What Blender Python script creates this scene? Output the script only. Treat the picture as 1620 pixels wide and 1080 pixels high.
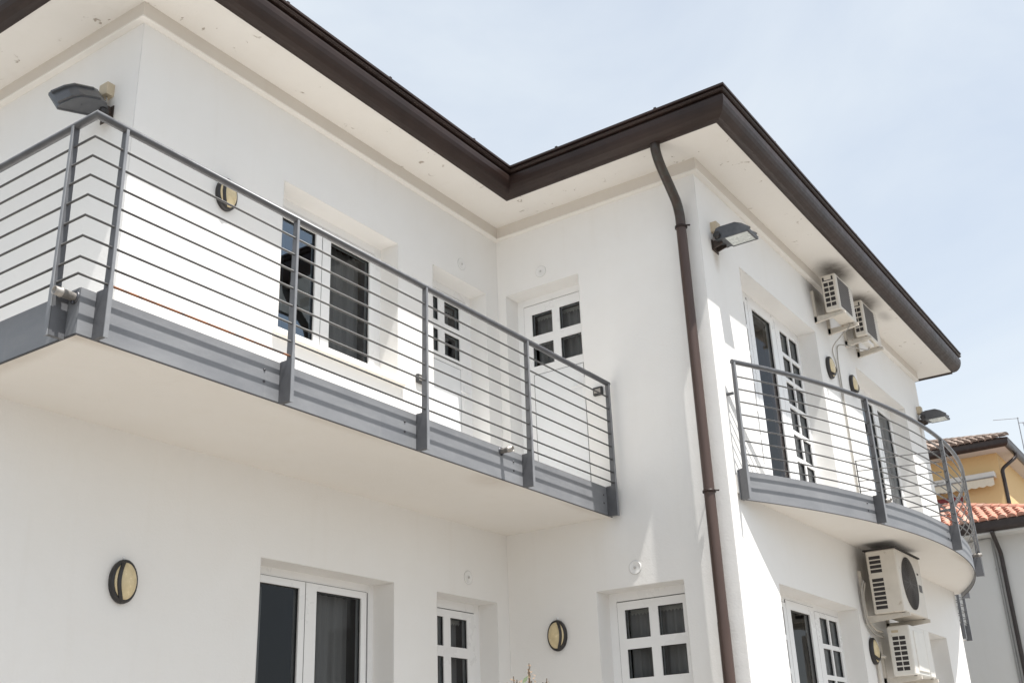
import bpy, math, random
from mathutils import Vector, Matrix

# ------------------------------------------------------------------ camera, sky, sun, exposure
scene = bpy.context.scene
for ob in list(bpy.data.objects):
    bpy.data.objects.remove(ob, do_unlink=True)
COL = scene.collection
random.seed(7)
R = math.radians

cam_data = bpy.data.cameras.new('camera')
cam = bpy.data.objects.new('camera', cam_data)
COL.objects.link(cam)
cam_data.sensor_width = 36.0
cam_data.lens = 38.592
cam_data.clip_start = 0.05
cam_data.clip_end = 3000.0
rt, dn, fw = (0.56488, -0.82435, -0.03677), (0.2923, 0.24157, -0.92532), (0.77167, 0.51194, 0.37741)
cam.matrix_world = Matrix(((rt[0], -dn[0], -fw[0], -8.34826),
                           (rt[1], -dn[1], -fw[1], -5.69062),
                           (rt[2], -dn[2], -fw[2], 1.49924),
                           (0, 0, 0, 1)))
scene.camera = cam

SUN = Vector((-0.22, -1.0, 2.5)).normalized()          # towards the sun
sun_el = math.asin(SUN.z)
sun_az = math.atan2(SUN.x, SUN.y)                      # clockwise from +Y
world = bpy.data.worlds.new('World')
scene.world = world
world.use_nodes = True
wn, wl = world.node_tree.nodes, world.node_tree.links
wn.clear()
sky = wn.new('ShaderNodeTexSky')
sky.sky_type = 'NISHITA'
sky.sun_disc = False
sky.sun_elevation = sun_el
sky.sun_rotation = sun_az
sky.air_density = 1.0
sky.dust_density = 2.0
sky.ozone_density = 1.0
wtc = wn.new('ShaderNodeTexCoord')
wmp = wn.new('ShaderNodeMapping')
wmp.inputs['Scale'].default_value = (1.0, 1.0, 2.2)
wno = wn.new('ShaderNodeTexNoise')
wno.inputs['Scale'].default_value = 1.7
wno.inputs['Detail'].default_value = 6
wno.inputs['Roughness'].default_value = 0.55
wno.inputs['Distortion'].default_value = 0.6
wrm = wn.new('ShaderNodeMapRange')
wrm.inputs[1].default_value = 0.35; wrm.inputs[2].default_value = 0.75
wrm.inputs[3].default_value = 0.60; wrm.inputs[4].default_value = 0.95
wmx = wn.new('ShaderNodeMix'); wmx.data_type = 'RGBA'
wmx.inputs[7].default_value = (4.55, 4.86, 5.05, 1)     # thin bright cirrus veil over the whole sky
wbg = wn.new('ShaderNodeBackground'); wbg.inputs[1].default_value = 0.10
wou = wn.new('ShaderNodeOutputWorld')
wl.new(wtc.outputs['Generated'], wmp.inputs['Vector'])
wl.new(wmp.outputs['Vector'], wno.inputs['Vector'])
wl.new(wno.outputs['Fac'], wrm.inputs[0])
wl.new(wrm.outputs[0], wmx.inputs[0])
wl.new(sky.outputs[0], wmx.inputs[6])
wl.new(wmx.outputs[2], wbg.inputs[0])
wl.new(wbg.outputs[0], wou.inputs[0])

sun_data = bpy.data.lights.new('sun', 'SUN')
sun_data.energy = 4.0
sun_data.angle = R(0.53)
sun_data.color = (1.0, 0.97, 0.92)
sun = bpy.data.objects.new('sun', sun_data)
COL.objects.link(sun)
sun.rotation_euler = SUN.to_track_quat('Z', 'Y').to_euler()
sun.location = (0, -20, 40)

vs = scene.view_settings
vs.view_transform = 'Standard'
vs.look = 'None'
vs.exposure = 1.0
vs.gamma = 1.0
vs.use_curve_mapping = False
scene.cycles.max_bounces = 10
scene.cycles.diffuse_bounces = 6
scene.cycles.transparent_max_bounces = 16
scene.cycles.caustics_reflective = False
scene.cycles.caustics_refractive = False

# ------------------------------------------------------------------ materials
class NT:
    def __init__(self, name):
        self.m = bpy.data.materials.new(name)
        self.m.use_nodes = True
        self.n = self.m.node_tree.nodes
        self.l = self.m.node_tree.links
        self.n.clear()
        self.out = self.n.new('ShaderNodeOutputMaterial')
        self._pos = None
    def node(self, t, **kw):
        nd = self.n.new(t)
        for k, v in kw.items():
            setattr(nd, k, v)
        return nd
    def link(self, a, b):
        self.l.new(a, b)
    def pos(self):
        if not self._pos:
            self._pos = self.node('ShaderNodeNewGeometry').outputs['Position']
        return self._pos
    def obj(self):
        return self.node('ShaderNodeTexCoord').outputs['Object']
    def noise(self, vec, scale, detail=4, rough=0.55, stretch=None, dist=0.0):
        if stretch:
            mp = self.node('ShaderNodeMapping')
            mp.inputs['Scale'].default_value = stretch
            self.link(vec, mp.inputs['Vector']); vec = mp.outputs['Vector']
        nz = self.node('ShaderNodeTexNoise')
        nz.inputs['Scale'].default_value = scale
        nz.inputs['Detail'].default_value = detail
        nz.inputs['Roughness'].default_value = rough
        nz.inputs['Distortion'].default_value = dist
        self.link(vec, nz.inputs['Vector'])
        return nz.outputs['Fac']
    def rng(self, v, a, b, c, d, smooth=False):
        mr = self.node('ShaderNodeMapRange')
        if smooth: mr.interpolation_type = 'SMOOTHSTEP'
        for i, x in enumerate((a, b, c, d)):
            mr.inputs[i + 1].default_value = x
        self.link(v, mr.inputs[0])
        return mr.outputs[0]
    def mix(self, fac, a, b, mode='MIX'):
        mx = self.node('ShaderNodeMix', data_type='RGBA', blend_type=mode)
        for i, x in ((0, fac), (6, a), (7, b)):
            if isinstance(x, (int, float)):
                mx.inputs[i].default_value = x
            elif isinstance(x, tuple):
                mx.inputs[i].default_value = (*x, 1)
            else:
                self.link(x, mx.inputs[i])
        return mx.outputs[2]
    def math(self, op, a, b=None):
        mt = self.node('ShaderNodeMath', operation=op)
        for i, x in ((0, a), (1, b)):
            if x is None: continue
            if isinstance(x, (int, float)): mt.inputs[i].default_value = x
            else: self.link(x, mt.inputs[i])
        return mt.outputs[0]
    def blob(self, centre, radii, a=0.3, b=1.0):
        """1 at a world point, 0 outside an ellipsoid round it"""
        sb = self.node('ShaderNodeVectorMath', operation='SUBTRACT')
        self.link(self.pos(), sb.inputs[0]); sb.inputs[1].default_value = centre
        dv = self.node('ShaderNodeVectorMath', operation='DIVIDE')
        self.link(sb.outputs[0], dv.inputs[0]); dv.inputs[1].default_value = radii
        ln = self.node('ShaderNodeVectorMath', operation='LENGTH')
        self.link(dv.outputs[0], ln.inputs[0])
        return self.rng(ln.outputs['Value'], a, b, 1.0, 0.0, True)
    def bump(self, h, strength=0.2, dist=0.01):
        bp = self.node('ShaderNodeBump')
        bp.inputs['Strength'].default_value = strength
        bp.inputs['Distance'].default_value = dist
        self.link(h, bp.inputs['Height'])
        return bp.outputs[0]
    def pbr(self, col, rough=0.6, metal=0.0, normal=None, spec=0.5):
        p = self.node('ShaderNodeBsdfPrincipled')
        for k, v in (('Base Color', col), ('Roughness', rough), ('Metallic', metal), ('Specular IOR Level', spec)):
            if isinstance(v, tuple): p.inputs[k].default_value = (*v, 1)
            elif isinstance(v, (int, float)): p.inputs[k].default_value = v
            else: self.link(v, p.inputs[k])
        if normal: self.link(normal, p.inputs['Normal'])
        self.link(p.outputs[0], self.out.inputs[0])
        return self.m

MAT = {}
def simple(name, col, rough=0.5, metal=0.0, var=0.12, scale=8.0, bump=0.0, spec=0.5, wear=None):
    t = NT(name)
    v = t.pos()
    n = t.noise(v, scale, 5, 0.6)
    c = t.mix(t.rng(n, 0.3, 0.7, 0, 1), tuple(x * (1 - var) for x in col), tuple(min(1, x * (1 + var)) for x in col))
    if wear:
        n2 = t.noise(v, scale * 2.3, 6, 0.65)
        c = t.mix(t.rng(n2, wear[1], wear[1] + 0.1, 0, 1), c, wear[0])
    if name in ('terracotta', 'old_tile'):
        oi = t.node('ShaderNodeObjectInfo').outputs['Random']
        c = t.mix(t.rng(oi, 0, 1, 0, 0.75), c, tuple(x * y for x, y in zip(col, (0.55, 0.62, 0.66))))
        c = t.mix(t.rng(oi, 0.75, 1, 0, 0.5), c, (0.58, 0.44, 0.36))
    nm = t.bump(t.noise(v, scale * 12, 3), bump, 0.004) if bump else None
    r = t.rng(n, 0.3, 0.7, max(0, rough - 0.08), min(1, rough + 0.08))
    MAT[name] = t.pbr(c, r, metal, nm, spec)
    return MAT[name]

def plaster(name, base, marks=None, flakes=False):
    t = NT(name)
    v = t.pos()
    big = t.noise(v, 0.55, 4, 0.55)
    mid = t.noise(v, 3.5, 5, 0.6)
    streak = t.noise(v, 2.2, 4, 0.6, stretch=(3.0, 3.0, 0.22))
    c = t.mix(t.rng(big, 0.3, 0.7, 0, 1), tuple(x * 0.965 for x in base), base)
    c = t.mix(t.rng(mid, 0.35, 0.75, 0, 0.35), c, tuple(x * y for x, y in zip(base, (0.95, 0.935, 0.91))))
    c = t.mix(t.rng(streak, 0.58, 0.8, 0, 0.30), c, tuple(x * y for x, y in zip(base, (0.90, 0.88, 0.85))))
    for centre, radii, col, amt in (marks or []):
        b = t.blob(centre, radii, 0.1, 1.0)
        b = t.math('MULTIPLY', b, t.rng(t.noise(v, 9, 5, 0.7), 0.25, 0.6, 0.6, 1.0))
        b = t.math('MULTIPLY', b, amt)
        c = t.mix(b, c, col)
    h = t.math('ADD', t.noise(v, 55, 4, 0.6), t.math('MULTIPLY', t.noise(v, 5, 4, 0.5), 2.0))
    if flakes:
        f1 = t.noise(v, 4.2, 3, 0.5, dist=0.4)
        f2 = t.noise(v, 11.5, 4, 0.6, dist=0.7)
        m = t.math('MULTIPLY', t.rng(f1, 0.52, 0.60, 0, 1), t.rng(f2, 0.645, 0.665, 0, 1))
        rim = t.math('MULTIPLY', t.rng(f1, 0.50, 0.60, 0, 1), t.rng(f2, 0.60, 0.655, 0, 1))
        c = t.mix(t.math('MULTIPLY', rim, 0.5), c, tuple(x * 0.86 for x in base))
        c = t.mix(m, c, (0.42, 0.37, 0.32))
        h = t.math('SUBTRACT', h, t.math('MULTIPLY', m, 3.0))
    bv = t.node('ShaderNodeBevel', samples=4); bv.inputs['Radius'].default_value = 0.014   # softened plaster arrises
    nb = t.node('ShaderNodeBump'); nb.inputs['Strength'].default_value = 0.24; nb.inputs['Distance'].default_value = 0.006
    t.link(h, nb.inputs['Height'])
    if name == 'plaster': t.link(bv.outputs[0], nb.inputs['Normal'])
    MAT[name] = t.pbr(c, 0.85, 0.0, nb.outputs[0], 0.25)

SOOT = (0.085, 0.072, 0.065)
RUSTY = (0.33, 0.19, 0.10)
plaster('plaster', (0.80, 0.79, 0.775), marks=[
    ((3.2, -2.25, 6.62), (0.55, 0.25, 0.42), SOOT, 0.75),
    ((4.25, -2.25, 6.70), (0.45, 0.25, 0.35), SOOT, 0.70),
    ((3.15, -2.25, 3.35), (0.35, 0.2, 0.5), (0.25, 0.22, 0.2), 0.45),
    ((0.32, -2.25, 6.0), (0.10, 0.1, 0.22), (0.40, 0.32, 0.24), 0.6),
    ((0.32, -2.25, 6.12), (0.05, 0.1, 0.12), RUSTY, 0.7),
    ((-4.4, 0.31, 6.05), (0.1, 0.1, 0.2), (0.45, 0.38, 0.3), 0.5),
    ((7.1, -2.25, 5.95), (0.10, 0.1, 0.3), (0.42, 0.34, 0.26), 0.6),
    ((7.3, -2.25, 3.55), (0.18, 0.15, 0.28), (0.3, 0.27, 0.24), 0.6)])
plaster('soffit_paint', (0.78, 0.755, 0.72), marks=[
    ((3.20, -2.50, 6.85), (0.52, 0.26, 0.3), SOOT, 0.85),
    ((4.30, -2.48, 6.85), (0.48, 0.25, 0.3), SOOT, 0.8),
    ((4.9, -2.55, 6.85), (0.3, 0.12, 0.2), SOOT, 0.35)], flakes=True)
plaster('slab_paint', (0.79, 0.765, 0.73), marks=[
    ((-5.38, -1.1, 3.67), (0.5, 0.10, 0.1), (0.5, 0.43, 0.36), 0.5),
    ((-5.35, -0.4, 3.67), (0.10, 0.9, 0.1), (0.5, 0.43, 0.36), 0.4),
    ((-3.4, -1.1, 3.67), (0.9, 0.10, 0.1), (0.52, 0.46, 0.39), 0.35),
    ((-1.7, -1.05, 3.67), (0.35, 0.25, 0.1), (0.5, 0.43, 0.36), 0.35),
    ((-0.4, -1.1, 3.67), (0.5, 0.12, 0.1), (0.52, 0.46, 0.39), 0.35),
    ((4.9, -2.95, 3.72), (0.8, 0.10, 0.1), (0.48, 0.41, 0.34), 0.45),
    ((6.8, -2.7, 3.67), (0.5, 0.12, 0.1), (0.35, 0.30, 0.25), 0.6)])
plaster('band_shade_tone', (0.65, 0.61, 0.56))  # darker beige stands in for the cornice's shade under the soffit
plaster('yellow_plaster', (0.72, 0.52, 0.27))
plaster('neighbour_plaster', (0.62, 0.61, 0.59))

# grey painted steel, brushed and lightly streaked
t = NT('grey_steel')
v = t.pos()
n1 = t.noise(v, 3.0, 5, 0.6, stretch=(1, 1, 2.5))
n2 = t.noise(v, 38, 4, 0.6)
c = t.mix(t.rng(n1, 0.3, 0.7, 0, 1), (0.186, 0.191, 0.204), (0.240, 0.245, 0.258))
c = t.mix(t.rng(n2, 0.55, 0.75, 0, 0.30), c, (0.26, 0.26, 0.265))
st = t.noise(v, 1.8, 4, 0.65, stretch=(5, 5, 0.4))
c = t.mix(t.rng(st, 0.62, 0.8, 0, 0.35), c, (0.30, 0.295, 0.29))
MAT['grey_steel'] = t.pbr(c, t.rng(n1, 0.3, 0.7, 0.45, 0.62), 0.1, t.bump(n2, 0.06, 0.002), 0.4)
simple('post_steel_shaded', (0.105, 0.107, 0.115), 0.5, 0.1, 0.15, 10)  # darkened grey: shade on the post sides is put into the colour
simple('rail_steel', (0.100, 0.102, 0.110), 0.42, 0.3, 0.15, 14)
simple('bar_steel', (0.085, 0.083, 0.083), 0.45, 0.3, 0.2, 20)
t = NT('rusty_steel')
v = t.pos()
n1 = t.noise(v, 13, 5, 0.7)
c = t.mix(t.rng(n1, 0.42, 0.58, 0, 1), (0.075, 0.065, 0.062), (0.26, 0.105, 0.045))
MAT['rusty_steel'] = t.pbr(c, 0.85, 0.0, t.bump(t.noise(v, 90, 4), 0.4, 0.003))
simple('bolt_steel', (0.09, 0.09, 0.10), 0.4, 0.6, 0.2, 30)
simple('galvanised', (0.36, 0.335, 0.31), 0.48, 0.55, 0.25, 40)

# brown painted copper gutters, with faint verdigris
t = NT('gutter_copper')
v = t.pos()
n1 = t.noise(v, 2.0, 5, 0.6, stretch=(1, 1, 0.6))
n2 = t.noise(v, 16, 5, 0.7)
c = t.mix(t.rng(n1, 0.3, 0.7, 0, 1), (0.021, 0.0125, 0.0105), (0.038, 0.023, 0.019))
c = t.mix(t.rng(n2, 0.6, 0.78, 0, 0.4), c, (0.032, 0.029, 0.024))
MAT['gutter_copper'] = t.pbr(c, t.rng(n2, 0.3, 0.7, 0.34, 0.52), 0.0, t.bump(n2, 0.05, 0.004), 0.3)
t = NT('pipe_copper')
v = t.pos()
n1 = t.noise(v, 3.0, 5, 0.6, stretch=(2, 2, 0.4))
n2 = t.noise(v, 20, 5, 0.7)
sep = t.node('ShaderNodeSeparateXYZ'); t.link(v, sep.inputs[0])
up = t.rng(sep.outputs['Z'], 6.1, 6.35, 0, 1, True)     # the old elbow above the first clamp is weathered darker
c = t.mix(t.rng(n1, 0.3, 0.7, 0, 1), (0.058, 0.037, 0.031), (0.085, 0.055, 0.046))
c = t.mix(up, c, t.mix(t.rng(n2, 0.45, 0.62, 0, 1), (0.050, 0.036, 0.030), (0.054, 0.052, 0.045)))
MAT['pipe_copper'] = t.pbr(c, 0.42, 0.25, t.bump(n2, 0.04, 0.003))

simple('white_frame', (0.80, 0.80, 0.80), 0.32, 0.0, 0.02, 3)
simple('white_panel', (0.77, 0.78, 0.79), 0.35, 0.0, 0.02, 3)
simple('frame_gap', (0.06, 0.06, 0.065), 0.7, 0.0, 0.1, 8)
simple('sill_stone', (0.70, 0.66, 0.60), 0.6, 0.0, 0.08, 22, 0.15)
simple('rubber_black', (0.02, 0.02, 0.022), 0.5, 0.0, 0.1, 20)
simple('lamp_black', (0.022, 0.020, 0.020), 0.38, 0.0, 0.2, 20)
simple('lamp_glass', (0.62, 0.51, 0.31), 0.22, 0.0, 0.10, 24, 0.0, 0.5)
simple('flood_body', (0.085, 0.088, 0.095), 0.35, 0.2, 0.15, 20)
simple('flood_reflector', (0.68, 0.71, 0.69), 0.3, 0.2, 0.05, 6)
simple('flood_bracket', (0.06, 0.045, 0.038), 0.6, 0.2, 0.3, 30, 0.1, 0.5, ((0.2, 0.09, 0.05), 0.6))
simple('junction_beige', (0.52, 0.44, 0.32), 0.6, 0.0, 0.08, 20)
simple('ac_white', (0.70, 0.675, 0.63), 0.45, 0.0, 0.06, 6, 0.0, 0.5, ((0.55, 0.49, 0.41), 0.64))
simple('ac_aged', (0.62, 0.575, 0.51), 0.5, 0.0, 0.07, 6, 0.0, 0.5, ((0.42, 0.35, 0.27), 0.62))
simple('ac_slot', (0.035, 0.03, 0.03), 0.8, 0.0, 0.3, 30)
simple('ac_mesh', (0.105, 0.095, 0.088), 0.6, 0.2, 0.2, 40)
simple('ac_guard', (0.20, 0.18, 0.165), 0.6, 0.0, 0.15, 30)
simple('ac_bracket', (0.55, 0.51, 0.45), 0.55, 0.0, 0.1, 12, 0.0, 0.5, ((0.30, 0.17, 0.09), 0.62))
simple('hose_grey', (0.36, 0.34, 0.31), 0.7, 0.0, 0.1, 14)
simple('socket_black', (0.03, 0.03, 0.03), 0.4, 0.0, 0.1, 30)
simple('vent_white', (0.76, 0.755, 0.745), 0.55, 0.0, 0.02, 10)
simple('vent_rim', (0.50, 0.49, 0.47), 0.6, 0.0, 0.05, 10)
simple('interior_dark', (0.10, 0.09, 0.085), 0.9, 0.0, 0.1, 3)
simple('maroon_cloth', (0.42, 0.23, 0.19), 0.85, 0.0, 0.2, 5)
simple('terracotta', (0.47, 0.215, 0.15), 0.8, 0.0, 0.22, 3.7, 0.2, 0.3, ((0.60, 0.40, 0.32), 0.56))
simple('old_tile', (0.22, 0.165, 0.135), 0.85, 0.0, 0.35, 4.1, 0.2, 0.3, ((0.36, 0.31, 0.26), 0.58))
simple('roof_brown', (0.20, 0.12, 0.09), 0.85, 0.0, 0.2, 3)
simple('dark_gutter', (0.035, 0.026, 0.024), 0.4, 0.2, 0.2, 8)
simple('awning_box', (0.66, 0.64, 0.60), 0.5, 0.0, 0.04, 8)
simple('awning_cloth', (0.68, 0.62, 0.50), 0.9, 0.0, 0.05, 12)
simple('red_blind', (0.22, 0.035, 0.04), 0.7, 0.0, 0.2, 9)
simple('grey_pipe', (0.27, 0.265, 0.255), 0.6, 0.1, 0.1, 10)
simple('antenna_metal', (0.30, 0.30, 0.31), 0.4, 0.7, 0.1, 10)
simple('stem_brown', (0.12, 0.08, 0.045), 0.8, 0.0, 0.2, 30)
simple('leaf_green', (0.055, 0.085, 0.025), 0.6, 0.0, 0.3, 30)
simple('seed_red', (0.26, 0.17, 0.10), 0.7, 0.0, 0.3, 60)

def cloth_mat(name, col):
    t = NT(name)
    v = t.pos()
    n = t.noise(v, 40, 3, 0.6, stretch=(1, 1, 0.05))
    c = t.mix(n, tuple(x * 0.85 for x in col), tuple(x * 1.12 for x in col))
    d = t.node('ShaderNodeBsdfDiffuse'); t.link(c, d.inputs[0])
    tr = t.node('ShaderNodeBsdfTranslucent'); t.link(c, tr.inputs[0])
    mx = t.node('ShaderNodeMixShader'); mx.inputs[0].default_value = 0.25
    t.link(d.outputs[0], mx.inputs[1]); t.link(tr.outputs[0], mx.inputs[2])
    t.link(mx.outputs[0], t.out.inputs[0])
    MAT[name] = t.m
cloth_mat('curtain_grey', (0.33, 0.315, 0.315))
cloth_mat('curtain_pale', (0.55, 0.53, 0.51))

t = NT('window_glass')
fr = t.node('ShaderNodeFresnel'); fr.inputs['IOR'].default_value = 1.40
gl = t.node('ShaderNodeBsdfGlossy'); gl.inputs['Roughness'].default_value = 0.012
gl.inputs['Color'].default_value = (0.93, 0.96, 1.0, 1)
tp = t.node('ShaderNodeBsdfTransparent'); tp.inputs['Color'].default_value = (0.80, 0.83, 0.83, 1)
mx = t.node('ShaderNodeMixShader')
t.link(fr.outputs[0], mx.inputs[0]); t.link(tp.outputs[0], mx.inputs[1]); t.link(gl.outputs[0], mx.inputs[2])
t.link(mx.outputs[0], t.out.inputs[0])
MAT['window_glass'] = t.m
t = NT('clear_glass')
fr = t.node('ShaderNodeFresnel'); fr.inputs['IOR'].default_value = 1.24
gl = t.node('ShaderNodeBsdfGlossy'); gl.inputs['Roughness'].default_value = 0.015
tp = t.node('ShaderNodeBsdfTransparent'); tp.inputs['Color'].default_value = (0.86, 0.87, 0.86, 1)
mx = t.node('ShaderNodeMixShader')
t.link(fr.outputs[0], mx.inputs[0]); t.link(tp.outputs[0], mx.inputs[1]); t.link(gl.outputs[0], mx.inputs[2])
t.link(mx.outputs[0], t.out.inputs[0])
MAT['clear_glass'] = t.m
t = NT('mirror_glass')                                  # sun-control film on one sash
fr = t.node('ShaderNodeFresnel'); fr.inputs['IOR'].default_value = 2.7
gl = t.node('ShaderNodeBsdfGlossy'); gl.inputs['Roughness'].default_value = 0.012
gl.inputs['Color'].default_value = (0.72, 0.86, 1.0, 1)
tp = t.node('ShaderNodeBsdfTransparent'); tp.inputs['Color'].default_value = (0.5, 0.53, 0.56, 1)
mx = t.node('ShaderNodeMixShader')
t.link(fr.outputs[0], mx.inputs[0]); t.link(tp.outputs[0], mx.inputs[1]); t.link(gl.outputs[0], mx.inputs[2])
t.link(mx.outputs[0], t.out.inputs[0])
MAT['mirror_glass'] = t.m

def ground_mat(name, a, b, c_, sc_):
    t = NT(name)
    v = t.pos()
    c = t.mix(t.rng(t.noise(v, sc_, 5), 0.3, 0.7, 0, 1), a, b)
    c = t.mix(t.rng(t.noise(v, 30, 4), 0.5, 0.8, 0, 0.5), c, c_)
    MAT[name] = t.pbr(c, 0.9, 0, t.bump(t.noise(v, 40, 4), 0.3, 0.01), 0.2)
ground_mat('paving', (0.255, 0.236, 0.212), (0.310, 0.290, 0.263), (0.20, 0.184, 0.166), 0.8)
ground_mat('asphalt', (0.212, 0.202, 0.188), (0.250, 0.239, 0.225), (0.16, 0.152, 0.143), 0.5)

# ------------------------------------------------------------------ mesh helpers
class MB:
    def __init__(self):
        self.v, self.f, self.s = [], [], []
    def add(self, vs, fs, smooth=False):
        k = len(self.v)
        self.v += [tuple(p) for p in vs]
        self.f += [tuple(i + k for i in f) for f in fs]
        self.s += [smooth] * len(fs)
        return self
    def hexa(self, p):
        return self.add(p, [(0, 3, 2, 1), (4, 5, 6, 7), (0, 1, 5, 4), (1, 2, 6, 5), (2, 3, 7, 6), (3, 0, 4, 7)])
    def box(self, x0, x1, y0, y1, z0, z1):
        x0, x1 = min(x0, x1), max(x0, x1); y0, y1 = min(y0, y1), max(y0, y1); z0, z1 = min(z0, z1), max(z0, z1)
        return self.hexa([(x0, y0, z0), (x1, y0, z0), (x1, y1, z0), (x0, y1, z0),
                          (x0, y0, z1), (x1, y0, z1), (x1, y1, z1), (x0, y1, z1)])
    def prism(self, lo, hi, smooth=False):
        """two matching polygon outlines joined by side faces"""
        n = len(lo)
        self.add(lo + hi, [(i, (i + 1) % n, n + (i + 1) % n, n + i) for i in range(n)], smooth)
        self.add(lo, [tuple(range(n))]); self.add(hi, [tuple(reversed(range(n)))])
        return self
    def sweep(self, ring, path, smooth=False, caps=True, closed=True):
        """carry a ring of points along a path with exact mitres"""
        path = [Vector(p) for p in path]
        ring = [Vector(p) for p in ring]
        rings = [ring]
        for i in range(1, len(path)):
            d = (path[i] - path[i - 1]).normalized()
            n = d if i == len(path) - 1 else (d + (path[i + 1] - path[i]).normalized()).normalized()
            dn_ = d.dot(n)
            rings.append([p + d * ((path[i] - p).dot(n) / dn_) for p in rings[-1]])
        m = len(ring)
        vs = [p for r in rings for p in r]
        fs = []
        for i in range(len(rings) - 1):
            for j in range(m if closed else m - 1):
                a, b = i * m + j, i * m + (j + 1) % m
                fs.append((a, b, b + m, a + m))
        self.add(vs, fs, smooth)
        if caps:
            self.add(rings[0], [tuple(reversed(range(m)))]); self.add(rings[-1], [tuple(range(m))])
        return self
    def tube(self, path, r, n=10, caps=True):
        path = [Vector(p) for p in path]
        d = (path[1] - path[0]).normalized()
        a = d.cross(Vector((0, 0, 1)))
        if a.length < 1e-4: a = d.cross(Vector((1, 0, 0)))
        a.normalize(); b = a.cross(d)
        ring = [path[0] + (a * math.cos(2 * math.pi * k / n) + b * math.sin(2 * math.pi * k / n)) * r for k in range(n)]
        return self.sweep(ring, path, True, caps)
    def lathe(self, base, axis, prof, n=24, sx=1.0, sy=1.0, up=(0, 0, 1)):
        """prof: (radius, height along axis)"""
        base, ax = Vector(base), Vector(axis).normalized()
        u = Vector(up).cross(ax)
        if u.length < 1e-4: u = Vector((1, 0, 0)).cross(ax)
        u.normalize(); w = ax.cross(u)
        vs, fs = [], []
        for (r, h) in prof:
            for k in range(n):
                a = 2 * math.pi * k / n
                vs.append(base + ax * h + u * (math.cos(a) * r * sx) + w * (math.sin(a) * r * sy))
        for i in range(len(prof) - 1):
            for k in range(n):
                a, b = i * n + k, i * n + (k + 1) % n
                fs.append((a, b, b + n, a + n))
        self.add(vs, fs, True)
        if prof[0][0] > 1e-5: self.add(vs[:n], [tuple(reversed(range(n)))])
        if prof[-1][0] > 1e-5: self.add(vs[-n:], [tuple(range(n))])
        return self
    def mesh(self, name, mat):
        me = bpy.data.meshes.new(name)
        me.from_pydata(self.v, [], self.f)
        me.polygons.foreach_set('use_smooth', self.s)
        me.materials.append(MAT[mat])
        me.update()
        return me
    def build(self, name, mat, parent=None, bevel=0.0, merge=False, fixn=False):
        me = self.mesh(name, mat)
        if merge or fixn:
            import bmesh
            bm = bmesh.new(); bm.from_mesh(me)
            if merge: bmesh.ops.remove_doubles(bm, verts=bm.verts, dist=0.0005)
            bmesh.ops.recalc_face_normals(bm, faces=bm.faces)
            bm.to_mesh(me); bm.free()
        return put(name, me, parent, bevel)

def put(name, me, parent=None, bevel=0.0):
    o = bpy.data.objects.new(name, me)
    COL.objects.link(o)
    if parent is not None:
        o.parent = parent
        o.matrix_parent_inverse = Matrix.Identity(4)
        base = parent
        off = Vector((0, 0, 0))
        while base is not None:
            off += base.location; base = base.parent
        o.location = -off                              # meshes are written in world coordinates
    if bevel:
        b = o.modifiers.new('bevel', 'BEVEL')
        b.width = bevel; b.segments = 2; b.limit_method = 'ANGLE'; b.angle_limit = R(40)
    return o

def thing(name, label, cat, loc=(0, 0, 0), group=None):
    o = bpy.data.objects.new(name, None)
    o.empty_display_size = 0.2
    COL.objects.link(o)
    o.location = loc
    return tag(o, label, cat, group)

def tag(o, label, cat, group=None):
    o['label'] = label; o['category'] = cat
    if group: o['group'] = group
    return o

def structure(o):
    o['kind'] = 'structure'
    return o

class Frame:
    """a wall's own axes: a along the wall, b into the wall, z up"""
    def __init__(self, p0, u, n):
        self.p0, self.u, self.n = Vector((*p0, 0)), Vector((*u, 0)), Vector((*n, 0))
    def P(self, a, b, z):
        q = self.p0 + self.u * a - self.n * b
        return (q.x, q.y, z)
    def box(self, mb, a0, a1, b0, b1, z0, z1):
        p = [self.P(a0, b0, z0), self.P(a1, b0, z0), self.P(a1, b1, z0), self.P(a0, b1, z0),
             self.P(a0, b0, z1), self.P(a1, b0, z1), self.P(a1, b1, z1), self.P(a0, b1, z1)]
        return mb.hexa(p)

def wall_panel(mb, fr, a0, a1, z0, z1, openings=(), depth=0.215):
    us = sorted({a0, a1, *[o[0] for o in openings], *[o[1] for o in openings]})
    zs = sorted({z0, z1, *[o[2] for o in openings], *[o[3] for o in openings]})
    for i in range(len(us) - 1):
        for j in range(len(zs) - 1):
            cu, cz = (us[i] + us[i + 1]) / 2, (zs[j] + zs[j + 1]) / 2
            if any(o[0] < cu < o[1] and o[2] < cz < o[3] for o in openings): continue
            mb.add([fr.P(us[i], 0, zs[j]), fr.P(us[i + 1], 0, zs[j]), fr.P(us[i + 1], 0, zs[j + 1]), fr.P(us[i], 0, zs[j + 1])], [(0, 1, 2, 3)])
    for (p, q_, r, s) in openings:
        uu = [x for x in us if p <= x <= q_]; zz = [x for x in zs if r <= x <= s]
        for k in range(len(uu) - 1):
            for z in (r, s):
                mb.add([fr.P(uu[k], 0, z), fr.P(uu[k + 1], 0, z), fr.P(uu[k + 1], depth, z), fr.P(uu[k], depth, z)], [(0, 1, 2, 3)])
        for k in range(len(zz) - 1):
            for a in (p, q_):
                mb.add([fr.P(a, 0, zz[k]), fr.P(a, 0, zz[k + 1]), fr.P(a, depth, zz[k + 1]), fr.P(a, depth, zz[k])], [(0, 1, 2, 3)])

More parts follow.
